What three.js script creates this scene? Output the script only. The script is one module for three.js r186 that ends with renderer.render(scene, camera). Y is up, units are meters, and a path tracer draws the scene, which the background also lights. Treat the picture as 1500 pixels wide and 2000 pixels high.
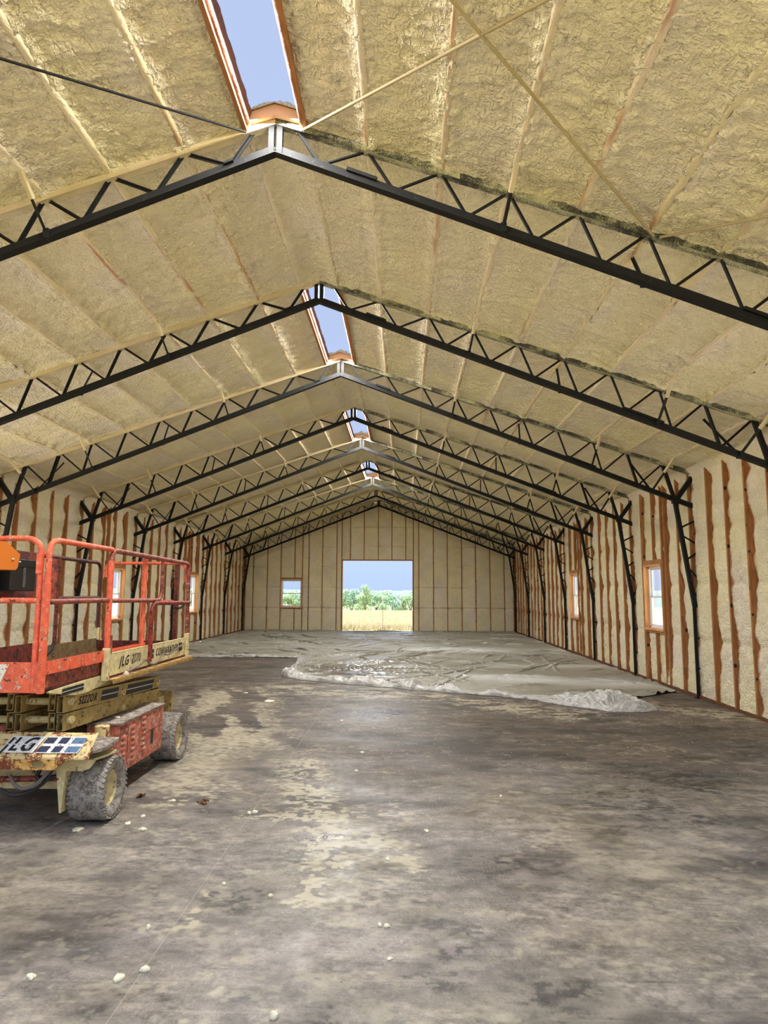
import * as THREE from 'three';
import { mergeGeometries, mergeVertices, toCreasedNormals } from 'three/addons/utils/BufferGeometryUtils.js';
import { RectAreaLightUniformsLib } from 'three/addons/lights/RectAreaLightUniformsLib.js';
import { RoundedBoxGeometry } from 'three/addons/geometries/RoundedBoxGeometry.js';

// ------------------------------------------------------------------ camera, sky, sun, exposure
const scene = new THREE.Scene();
const camera = new THREE.PerspectiveCamera(2 * Math.atan(1000 / 1300) * 180 / Math.PI, 0.75, 0.05, 2000);
camera.position.set(1.145, 1.741, 0);
camera.rotation.set(0.11967, 0.03027, 0.0044, 'YXZ');
const renderer = new THREE.WebGLRenderer({ antialias: true });
renderer.toneMapping = THREE.LinearToneMapping;
renderer.toneMappingExposure = 1.3;
renderer.shadowMap.enabled = true;

const SKY_ZENITH = [1.25, 1.4, 1.7], SKY_HORIZON = [0.40, 0.525, 0.76];   // thin overcast: three times brighter overhead than at the horizon
const SUN_STRENGTH = 17, SUN_ELEVATION = 78;

const clamp = (x, a = 0, b = 1) => Math.min(b, Math.max(a, x));
const lerp = (a, b, t) => a + (b - a) * t;
const sstep = (a, b, x) => { const t = clamp((x - a) / (b - a)); return t * t * (3 - 2 * t); };
function rng(seed) { let s = seed >>> 0 || 1; return () => { s = (s + 0x6d2b79f5) >>> 0; let t = Math.imul(s ^ (s >>> 15), 1 | s); t = (t + Math.imul(t ^ (t >>> 7), 61 | t)) ^ t; return ((t ^ (t >>> 14)) >>> 0) / 4294967296; }; }
// value noise on a lattice; period p (a power of two up to 256)
const LAT = new Float32Array(65536); { const r = rng(77); for (let i = 0; i < 65536; i++) LAT[i] = r() * 2 - 1; }
function vn(x, y, p = 256) {
  const xi = Math.floor(x), yi = Math.floor(y); let fx = x - xi, fy = y - yi;
  fx = fx * fx * (3 - 2 * fx); fy = fy * fy * (3 - 2 * fy);
  const m = p - 1, x0 = xi & m, x1 = (xi + 1) & m, y0 = (yi & m) << 8, y1 = ((yi + 1) & m) << 8;
  const a = LAT[y0 | x0], b = LAT[y0 | x1], c = LAT[y1 | x0], d = LAT[y1 | x1];
  const t = a + (b - a) * fx; return t + (c + (d - c) * fx - t) * fy;
}
function fbm(x, y, o = 4) { let s = 0, a = 0.5; for (let i = 0; i < o; i++) { s += a * vn(x + i * 17.3, y + i * 31.7); x *= 2.03; y *= 2.03; a *= 0.5; } return s; }

// sky: hazy pale blue, a little brighter towards the sun's height, one smooth gradient
{
  const W = 256, H = 128, data = new Float32Array(W * H * 4);
  for (let y = 0; y < H; y++) {
    const el = (y + 0.5) / H * Math.PI - Math.PI / 2, t = Math.sin(Math.max(0, el));
    for (let x = 0; x < W; x++) {
      const n = 1 + 0.03 * vn(x / 32, y / 8, 8), i = (y * W + x) * 4;
      for (let c = 0; c < 3; c++) data[i + c] = lerp(SKY_HORIZON[c], SKY_ZENITH[c], t) * n;
      data[i + 3] = 1;
    }
  }
  const sky = new THREE.DataTexture(data, W, H, THREE.RGBAFormat, THREE.FloatType);
  sky.mapping = THREE.EquirectangularReflectionMapping; sky.magFilter = sky.minFilter = THREE.LinearFilter; sky.needsUpdate = true;
  scene.background = sky; scene.environment = sky;
}
const sun = new THREE.DirectionalLight(new THREE.Color().setRGB(1, 0.95, 0.86), SUN_STRENGTH);
sun.name = 'sun';
{ const e = SUN_ELEVATION * Math.PI / 180; sun.position.set(-60 * Math.cos(e), 60 * Math.sin(e), 2 - 15); sun.target.position.set(0, 0, -15); }
sun.castShadow = true; sun.shadow.mapSize.set(4096, 4096);
Object.assign(sun.shadow.camera, { left: -60, right: 60, top: 60, bottom: -60, near: 1, far: 200 });
scene.add(sun, sun.target);
RectAreaLightUniformsLib.init();
const SKYLIGHT = 74;   // daylight coming down through each ridge skylight panel

// ------------------------------------------------------------------ helpers
const used = new Map();
function numbered(name) { const n = used.get(name) ?? 0; used.set(name, n + 1); return n ? name + '_' + String(n).padStart(3, '0') : name; }
function mesh(name, geo, mat, parent) {
  const m = new THREE.Mesh(geo, mat); m.name = numbered(name); m.castShadow = m.receiveShadow = true; (parent ?? scene).add(m); return m;
}
function tag(o, label, category, group) { o.userData.label = label; o.userData.category = category; if (group) o.userData.group = group; return o; }
function thing(name, label, category, pos = [0, 0, 0], group) {
  const g = new THREE.Group(); g.name = numbered(name); g.position.set(...pos); scene.add(g); return tag(g, label, category, group);
}
function structure(name) { const g = new THREE.Group(); g.name = name; g.userData.kind = 'structure'; scene.add(g); return g; }
const merge = (list) => mergeGeometries(list.map((g) => { const n = g.index ? g.toNonIndexed() : g; for (const k of Object.keys(n.attributes)) if (!['position', 'normal', 'uv'].includes(k)) n.deleteAttribute(k); return n; }));
// uv in metres from the dominant direction of each face
function uvm(g, off = 0) {
  g = g.index ? g.toNonIndexed() : g;
  const p = g.attributes.position, n = p.count, uv = new Float32Array(n * 2), a = new THREE.Vector3(), b = new THREE.Vector3(), c = new THREE.Vector3();
  for (let i = 0; i < n; i += 3) {
    a.fromBufferAttribute(p, i); b.fromBufferAttribute(p, i + 1).sub(a); c.fromBufferAttribute(p, i + 2).sub(a); b.cross(c);
    const ax = Math.abs(b.x), ay = Math.abs(b.y), az = Math.abs(b.z);
    for (let k = i; k < i + 3; k++) {
      const x = p.getX(k), y = p.getY(k), z = p.getZ(k);
      if (ax >= ay && ax >= az) { uv[k * 2] = z; uv[k * 2 + 1] = y; } else if (ay >= az) { uv[k * 2] = x; uv[k * 2 + 1] = z; } else { uv[k * 2] = x; uv[k * 2 + 1] = y; }
      uv[k * 2] += off; uv[k * 2 + 1] += off * 0.7;
    }
  }
  g.setAttribute('uv', new THREE.BufferAttribute(uv, 2)); return g;
}
const box = (x0, x1, y0, y1, z0, z1) => new THREE.BoxGeometry(Math.abs(x1 - x0), Math.abs(y1 - y0), Math.abs(z1 - z0)).translate((x0 + x1) / 2, (y0 + y1) / 2, (z0 + z1) / 2);
const rbox = (x0, x1, y0, y1, z0, z1, r = 0.006) => new RoundedBoxGeometry(Math.abs(x1 - x0), Math.abs(y1 - y0), Math.abs(z1 - z0), 2, r).translate((x0 + x1) / 2, (y0 + y1) / 2, (z0 + z1) / 2);
const V = (x, y, z) => new THREE.Vector3(x, y, z);
function place(g, a, b, up = V(0, 1, 0)) {   // a shape built along +Z from 0 to its length, laid from a to b
  const z = b.clone().sub(a).normalize(), x = up.clone().cross(z); if (x.lengthSq() < 1e-6) x.set(1, 0, 0); x.normalize();
  return g.applyMatrix4(new THREE.Matrix4().makeBasis(x, z.clone().cross(x), z).setPosition(a));
}
const bar = (a, b, w, h, up) => { const L = a.distanceTo(b); return place(new THREE.BoxGeometry(w, h, L).translate(0, 0, L / 2), a, b, up); };
function extrude(pts, depth, bevel = 0) {
  const s = new THREE.Shape(pts.map((p) => new THREE.Vector2(p[0], p[1])));
  return new THREE.ExtrudeGeometry(s, { depth, bevelEnabled: bevel > 0, bevelSize: bevel, bevelThickness: bevel, bevelSegments: 1, curveSegments: 6 });
}
// an angle iron (two thin legs) from a to b
function angleIron(a, b, w, t, up) { const L = a.distanceTo(b); return place(extrude([[-w / 2, -w / 2], [w / 2, -w / 2], [w / 2, -w / 2 + t], [-w / 2 + t, -w / 2 + t], [-w / 2 + t, w / 2], [-w / 2, w / 2]], L), a, b, up); }
function tube(pts, r, seg = 24, rad = 8, closed = false, tension = 0.5) { return new THREE.TubeGeometry(new THREE.CatmullRomCurve3(pts.map((p) => V(...p)), closed, 'catmullrom', tension), seg, r, rad, closed); }
const cyl = (r, h, seg = 16) => new THREE.CylinderGeometry(r, r, h, seg);
// grid surface: f(u, v) -> [x, y, z, (uvx, uvy)], u and v given as lists
function grid(us, vs, f, flip = false) {
  const nu = us.length, nv = vs.length, pos = new Float32Array(nu * nv * 3), uv = new Float32Array(nu * nv * 2), idx = [];
  for (let j = 0; j < nv; j++) for (let i = 0; i < nu; i++) { const r = f(us[i], vs[j]), k = j * nu + i; pos.set(r.slice(0, 3), k * 3); uv[k * 2] = r[3] ?? us[i]; uv[k * 2 + 1] = r[4] ?? vs[j]; }
  for (let j = 0; j < nv - 1; j++) for (let i = 0; i < nu - 1; i++) { const a = j * nu + i, b = a + 1, c = a + nu, d = c + 1; flip ? idx.push(a, c, b, b, c, d) : idx.push(a, b, c, b, d, c); }
  const g = new THREE.BufferGeometry(); g.setAttribute('position', new THREE.BufferAttribute(pos, 3)); g.setAttribute('uv', new THREE.BufferAttribute(uv, 2)); g.setIndex(idx); g.computeVertexNormals(); return g;
}
function tint(g, f) {   // vertex colours from f(i, x, y, z) -> [r, g, b]
  const p = g.attributes.position, c = new Float32Array(p.count * 3); for (let i = 0; i < p.count; i++) c.set(f ? f(i, p.getX(i), p.getY(i), p.getZ(i)) : [1, 1, 1], i * 3); g.setAttribute('color', new THREE.BufferAttribute(c, 3)); return g;
}
const lin = (a, b, n) => Array.from({ length: n + 1 }, (_, i) => a + (b - a) * i / n);

// ------------------------------------------------------------------ textures
function tex(W, H, f, srgb = true, rep = 1) {   // f(x, y) -> grey or [r, g, b] in 0..255; tiles
  const d = new Uint8Array(W * H * 4);
  for (let y = 0, i = 0; y < H; y++) for (let x = 0; x < W; x++, i += 4) { const c = f(x, y); if (c.length) { d[i] = clamp(c[0], 0, 255); d[i + 1] = clamp(c[1], 0, 255); d[i + 2] = clamp(c[2], 0, 255); } else d[i] = d[i + 1] = d[i + 2] = clamp(c, 0, 255); d[i + 3] = 255; }
  const t = new THREE.DataTexture(d, W, H, THREE.RGBAFormat); t.wrapS = t.wrapT = THREE.RepeatWrapping; t.magFilter = THREE.LinearFilter; t.minFilter = THREE.LinearMipmapLinearFilter; t.generateMipmaps = true;
  if (srgb) t.colorSpace = THREE.SRGBColorSpace; t.repeat.set(rep, rep); t.needsUpdate = true; return t;
}
// foam skin: rounded lumps with sharp creases between them
const foamBump = tex(1024, 1024, (x, y) => {
  const u = x / 1024, v = y / 1024, wx = 0.5 * vn(u * 16, v * 16, 16), wy = 0.5 * vn(u * 16 + 7, v * 16 + 3, 16);
  const a = Math.abs(vn(u * 32 + wx, v * 32 + wy, 32)), b = Math.abs(vn(u * 64 + wy * 2, v * 64 + wx * 2, 64)), c = Math.abs(vn(u * 128 + 9, v * 128 + 4, 128));
  return 255 * clamp(0.15 + 0.25 * vn(u * 8, v * 8, 8) + 0.62 * Math.pow(a, 0.7) * 0.85 + 0.36 * Math.pow(b, 0.7) * 0.85 + 0.15 * c);
}, false, 1 / 0.9);
const foamMap = tex(512, 512, (x, y) => {
  const u = x / 512, v = y / 512, n = 0.6 * vn(u * 4, v * 4, 4) + 0.4 * vn(u * 8 + 2, v * 8 + 5, 8) + 0.35 * vn(u * 32, v * 32, 32) + 0.25 * vn(u * 128, v * 128, 128), yl = vn(u * 4 + 11, v * 4 + 3, 4);
  return [237 + n * 13 + yl * 2, 224 + n * 13 + yl * 2, 188 + n * 16 - yl * 13];
}, true, 1 / 2.6);
const woodMap = tex(512, 512, (x, y) => {   // v runs along the board; 0.35 m across
  const u = x / 512, v = y / 512, w = vn(u * 4, v * 2, 4) * 1.2, g = vn(u * 64 + w * 3, v * 4 + w, 64), f = vn(u * 128, v * 8, 128);
  let k = 0.15 + 0.75 * g + 0.25 * f + 0.6 * vn(u * 4 + 5, v * 2 + 3, 4), c = [176 + k * 26, 120 + k * 22, 70 + k * 16];
  for (const [ku, kv, r] of [[0.2, 0.3, 0.022], [0.62, 0.72, 0.03]]) { const d = Math.hypot((u - ku), (v - kv) * 1.3) / r, s = d < 1 ? 0.25 : d < 1.8 ? 0.25 + 0.75 * (d - 1) / 0.8 : 1; c = c.map((q) => q * s); }
  return c;
}, true, 1 / 0.9);
function paint(base, chip, amount, fleck, rep = 1 / 0.5, seed = 0) {
  return tex(512, 512, (x, y) => {
    const u = x / 512, v = y / 512, s = seed * 13.7;
    const n = 0.5 * vn(u * 8 + s, v * 8 + s, 8) + 0.35 * vn(u * 32 + s, v * 32, 32) + 0.3 * vn(u * 128, v * 128 + s, 128), m = vn(u * 4 + s + 3, v * 4 + 9, 4), k = 1 + 0.09 * vn(u * 16, v * 16 + s, 16) + 0.05 * m;
    const rust = sstep(amount, amount + 0.10, n), wh = sstep(fleck, fleck + 0.08, vn(u * 128 + 31, v * 128 + 17 + s, 128) * 0.7 + 0.45 * vn(u * 16 + 5, v * 16 + s, 16));
    return [0, 1, 2].map((i) => lerp(lerp(base[i] * k, chip[i], rust), [205, 192, 165][i], wh));
  }, true, rep);
}
const orangeTex = paint([222, 92, 58], [78, 38, 26], 0.54, 0.6, 1 / 0.55, 1), orangeWornTex = paint([146, 64, 46], [52, 28, 24], 0.24, 0.6, 1 / 0.4, 2);
const boxTex = paint([176, 88, 66], [110, 52, 38], 0.58, 0.40, 1 / 0.5, 3), creamTex = paint([206, 188, 136], [92, 58, 34], 0.50, 0.8, 1 / 0.5, 4), creamRustTex = paint([214, 190, 132], [128, 66, 34], 0.16, 0.8, 1 / 0.6, 5);
const dustTop = paint([128, 116, 108], [98, 84, 78], 0.2, 0.3, 1 / 0.6, 6);
const steelDust = tex(512, 512, (x, y) => { const u = x / 512, v = y / 512, n = 0.6 * vn(u * 4, v * 8, 8) + 0.25 * vn(u * 32, v * 32, 32) + 0.5 * vn(u * 256, v * 256, 256), k = sstep(-0.55, 0.6, n); return [lerp(44, 186, k), lerp(43, 182, k), lerp(40, 142, k)]; }, true, 1 / 1.4);
const steelDark = tex(256, 256, (x, y) => { const u = x / 256, v = y / 256, n = vn(u * 128, v * 128, 128) * 0.6 + vn(u * 16, v * 16, 16) * 0.4, k = sstep(0.62, 0.9, n); return [lerp(27, 90, k), lerp(27, 84, k), lerp(26, 72, k)]; }, true, 1 / 0.8);

// ------------------------------------------------------------------ materials
const std = (o) => new THREE.MeshStandardMaterial(o), phys = (o) => new THREE.MeshPhysicalMaterial(o);
const M = {
  foam: std({ map: foamMap, bumpMap: foamBump, bumpScale: 0.024, roughness: 0.68, vertexColors: true }),
  foamFlat: std({ map: foamMap, bumpMap: foamBump, bumpScale: 0.014, roughness: 0.6 }),
  foamPurlin: std({ map: foamMap, bumpMap: foamBump, bumpScale: 0.005, roughness: 0.6, vertexColors: true }),
  wood: std({ map: woodMap, color: 0xe4ded8, roughness: 0.8 }),
  woodSill: std({ map: woodMap, color: 0x8a7a68, roughness: 0.9 }),
  woodNew: std({ map: woodMap, color: new THREE.Color().setRGB(1.5, 1.65, 1.8), roughness: 0.75 }),
  steel: phys({ map: steelDark, roughness: 0.6, specularIntensity: 0.35 }),
  steelDust: std({ map: steelDust, roughness: 0.65 }),
  steelFoam: std({ map: foamMap, color: 0xd9d2c4, bumpMap: foamBump, bumpScale: 0.004, roughness: 0.65 }),
  sheet: std({ color: 0xb9b4a6, roughness: 0.5, metalness: 0.3 }),
  vinyl: std({ color: 0xe9e9ea, roughness: 0.4 }),
  glass: phys({ color: 0xffffff, transmission: 1, thickness: 0, roughness: 0.02, ior: 1.45 }),
  headerWood: std({ color: 0xf2cda6, roughness: 0.8 }),
  rodFoam: std({ map: foamMap, color: 0xb4ab98, roughness: 0.7 }),
  skylight: std({ color: 0x08080a, emissive: new THREE.Color().setRGB(0.37, 0.46, 0.68), emissiveIntensity: 1, roughness: 0.9, side: THREE.DoubleSide }),
  orange: std({ map: orangeTex, roughness: 0.5 }), orangeWorn: std({ map: orangeWornTex, roughness: 0.55 }), orangeBox: std({ map: boxTex, roughness: 0.7 }),
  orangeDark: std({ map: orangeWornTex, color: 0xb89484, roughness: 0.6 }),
  cream: std({ map: creamTex, roughness: 0.6 }), creamArm: std({ map: creamTex, color: 0xcdbf9e, roughness: 0.6 }), creamRust: std({ map: creamRustTex, roughness: 0.7 }), dustTop: std({ map: dustTop, roughness: 0.9 }),
  black: std({ color: 0x131314, roughness: 0.35 }), hose: std({ color: 0x2a2826, roughness: 0.6 }), hoseGrey: std({ color: 0x6a6058, roughness: 0.7 }), zinc: std({ color: 0xb8b2a6, roughness: 0.4, metalness: 0.7 }),
  control: std({ color: 0xd07018, roughness: 0.45 }),
};
// ------------------------------------------------------------------ the building's measures
const FRAME = 3.0644, Z1 = -5.4677, ZT = (i) => Z1 - (i - 1) * FRAME;      // frames 1..9
const HALF = 6.1, ZBACK = -30.2, ZOPEN = -2.55;
const roofY = (x) => 5.925 - 0.339 * Math.abs(x);                            // underside of the purlins
const PURL = [0.25, 0.83, 1.48, 2.07, 2.67, 3.255, 3.855, 4.475, 5.06, 5.684, 6.12];
const openBay = (i) => i === 0 || i === 2 || i === 4 || i === 6;               // bay i runs from frame i to frame i + 1; bay 0 is over the camera
const bayZ = (i) => [Math.min(ZOPEN, ZT(i)), i === 9 ? ZBACK : Math.max(ZT(i + 1), ZBACK)];

// ------------------------------------------------------------------ floor
{
  const floor = structure('floor');
  const streak = (x, z) => vn(x * 1.3 + 0.6 * vn(x * 0.4, z * 0.4), z * 9, 256);
  function floorColor(x, z) {
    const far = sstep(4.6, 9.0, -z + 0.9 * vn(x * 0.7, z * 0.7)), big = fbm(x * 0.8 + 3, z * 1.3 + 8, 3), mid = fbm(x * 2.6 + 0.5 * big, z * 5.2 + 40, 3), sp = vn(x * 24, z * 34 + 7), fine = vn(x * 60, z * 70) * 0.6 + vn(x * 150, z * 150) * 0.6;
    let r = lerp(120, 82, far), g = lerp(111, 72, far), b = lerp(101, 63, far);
    // trowel arcs and sweeps
    const cx = Math.floor(x / 1.7), cz = Math.floor(z / 1.7), ph = LAT[((cz & 255) << 8) | (cx & 255)], rad = Math.hypot(x - (cx + 0.5 + ph * 0.6) * 1.7, z - (cz + 0.5 - ph * 0.5) * 1.7);
    const arc = vn(rad * 26 + mid * 3, ph * 40 + Math.atan2(z, x) * 2) * clamp(0.5 + 0.9 * vn(x * 1.1, z * 1.1 + 9));
    const scr = sstep(0.62, 0.9, vn(x * 3 + 2 * vn(x, z), z * 55)) - sstep(0.62, 0.9, vn(x * 4 + 9, z * 48 + 3 * vn(x * 0.7, z)));
    const k = 1 + 0.12 * big + 0.14 * mid + 0.17 * sp * (0.6 + 0.6 * vn(x * 2, z * 3)) + 0.15 * fine + 0.10 * scr + 0.12 * vn(x * 9, z * 16) + 0.06 * arc + 0.05 * streak(x, z);
    r *= k; g *= k; b *= k * (1 + 0.03 * vn(x * 2, z * 2 + 5));
    // dark worn patches with ragged, speckled borders
    const rag = 0.5 * sp + 0.35 * fine + 0.5 * fbm(x * 9, z * 14, 2);
    const dk = sstep(0.10, 0.5, fbm(x * 1.5 + 31, z * 2.4 + 5, 3) + 0.4 * rag - 0.02) * 0.33;
    const spot = (px, pz, rr) => Math.exp(-((x - px) ** 2 + (z - pz) ** 2) / (rr * rr));
    const dd = Math.min(0.62, dk + 0.5 * sstep(-0.35, 0.45, rag + 0.4 * mid) * clamp(1.2 * (spot(1.33, -3.25, 0.13) + spot(1.72, -3.18, 0.16) + spot(1.45, -3.48, 0.16) + spot(1.95, -3.2, 0.1) + spot(1.15, -3.22, 0.08) + spot(0.2, -3.95, 0.22) + spot(4.9, -8.3, 0.6) + spot(1.6, -4.5, 0.3) + spot(3.0, -5.9, 0.6) + spot(0.9, -3.0, 0.12) + spot(3.9, -6.6, 0.5) + spot(-0.15, -2.95, 0.1))));
    r *= 1 - dd; g *= 1 - dd; b *= 1 - dd;
    // pale overspray dust
    const gr = fbm(x * 5 + 60, z * 8, 4) + 0.5 * fbm(x * 26, z * 26, 2);
    let dust = 0;
    const along = (ax, az, bx, bz, w) => { const vx = bx - ax, vz = bz - az, t = clamp(((x - ax) * vx + (z - az) * vz) / (vx * vx + vz * vz)), d = Math.hypot(x - ax - vx * t, z - az - vz * t); return Math.exp(-d * d / (w * w)); };
    dust += 1.15 * Math.max(along(0.10, -7.0, 0.42, -5.6, 0.24), along(0.42, -5.6, 0.66, -4.5, 0.22), along(0.64, -4.6, 0.58, -3.95, 0.11), 0.85 * along(0.05, -5.4, 0.95, -5.55, 0.18), 0.7 * along(0.95, -5.0, 1.25, -4.4, 0.12)) * sstep(-0.14, 0.10, gr + 0.30 * sp + 0.2 * fine);
    dust += 0.75 * Math.max(along(0.3, -3.3, 0.22, -3.0, 0.08), along(0.02, -4.2, 0.0, -3.6, 0.06)) * sstep(-0.1, 0.25, gr);
    const fanA = Math.atan2(x + 3.2, z + 15.5), fan = sstep(-0.05, 0.3, vn(fanA * 26 + 0.5 * mid, Math.hypot(x + 3, z + 15) * 0.8) + 0.5 * gr - 0.02);
    dust += 1.0 * fan * Math.max(along(-1.9, -11.5, -0.9, -8.0, 0.7), 0.9 * along(-1.1, -8, -0.7, -5.6, 0.35));
    dust += 1.15 * sstep(-0.2, 0.25, gr + 0.25 * vn(x * 1.2 + z * 2.4, z * 1.3)) * Math.max(along(-1.0, -12.4, 1.6, -11.5, 0.6), along(1.6, -11.4, 3.6, -9.9, 0.45), along(4.9, -10.9, 5.9, -9.9, 0.35));
    dust += 0.34 * sstep(0.15, 0.6, gr + 0.4 * big + 0.3 * sp);
    dust += 0.16 * sstep(0.55, 0.75, vn(x * 90 + 5, z * 90 + 5));
    dust = clamp(dust * (0.8 + 0.5 * sp), 0, 0.85);
    r = lerp(r, 172, dust); g = lerp(g, 162, dust); b = lerp(b, 136, dust);
    return [r, g, b];
  }
  function floorTex(x0, x1, z0, z1, W, H) {
    const t = tex(W, H, (px, py) => floorColor(lerp(x0, x1, (px + 0.5) / W), lerp(z0, z1, (py + 0.5) / H)));
    t.wrapS = t.wrapT = THREE.MirroredRepeatWrapping; t.anisotropy = 8; return t;
  }
  const rough = tex(512, 512, (x, y) => { const u = x / 512, v = y / 512; return 255 * clamp(0.62 + 0.22 * vn(u * 8, v * 8, 8) + 0.14 * vn(u * 32, v * 32, 32) + 0.1 * vn(u * 128, v * 128, 128)); }, false, 1 / 5);
  const bump = tex(1024, 1024, (x, y) => { const u = x / 1024, v = y / 1024; return 128 + 45 * vn(u * 32, v * 32, 32) + 35 * vn(u * 128, v * 128, 128) + 30 * vn(u * 256, v * 256, 256); }, false, 1 / 1.6);
  const zones = [[ZOPEN, -6.3, [-2.7, 4.9, -6.3, -2.4]], [-6.3, -30.5, [-6.3, 6.3, -30.5, -6.3]]];
  const glossFar = tex(512, 512, (i, j) => {   // the far slab is trowelled smoother in places
    const x = lerp(-6.3, 6.3, i / 512), z = lerp(-30.5, -6.3, j / 512), s = (px, pz, rx, rz) => Math.exp(-(((x - px) / rx) ** 2) - ((z - pz) / rz) ** 2), n = fbm(x * 2.2 + 5, z * 3.4, 3);
    return 255 * clamp(0.66 + 0.3 * n - 0.55 * sstep(-0.15, 0.2, n + 0.1) * clamp(s(0.7, -9.9, 0.75, 0.7) + 0.5 * s(-0.4, -13, 0.8, 0.7)), 0.16, 0.95);
  }, false);
  let near;
  for (const [za, zb, area] of zones) {
    let mat = near;
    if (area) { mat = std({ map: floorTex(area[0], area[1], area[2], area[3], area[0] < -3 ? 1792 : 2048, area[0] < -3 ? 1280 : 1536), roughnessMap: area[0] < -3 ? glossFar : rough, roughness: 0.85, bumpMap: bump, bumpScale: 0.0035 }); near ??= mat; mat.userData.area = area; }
    for (const [xa, xb] of [[-6.34, -0.062], [-0.0585, 6.34]]) {
      const g = new THREE.BoxGeometry(xb - xa, 0.16, za - zb, 1, 1, 1).translate((xa + xb) / 2, -0.08, (za + zb) / 2);
      const A = area ?? [-2.7, 4.9, -6.3, -2.4];
      g.userData.A = A;
      const p = g.attributes.position, uv = g.attributes.uv, uv1 = new Float32Array(p.count * 2);
      for (let i = 0; i < p.count; i++) { uv.setXY(i, (p.getX(i) - A[0]) / (A[1] - A[0]), (p.getZ(i) - A[2]) / (A[3] - A[2])); uv1[i * 2] = p.getX(i); uv1[i * 2 + 1] = p.getZ(i); }
      g.setAttribute('uv1', new THREE.BufferAttribute(uv1, 2));
      mesh('slab', g, mat ?? 0, floor).userData.waits = !mat;
    }
  }
  rough.channel = 1; bump.channel = 1;
  floor.children.forEach((m) => { if (m.userData.waits) m.material = near; delete m.userData.waits; });
  mesh('joint_filler', box(-0.07, -0.05, -0.1, -0.0015, ZOPEN, -30.5), std({ color: 0xb5ab98, roughness: 1 }), floor);
  mesh('subgrade', box(-6.4, 6.4, -0.5, -0.16, ZOPEN, -30.5), std({ color: 0x3a3632, roughness: 1 }), floor);
}

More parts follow.
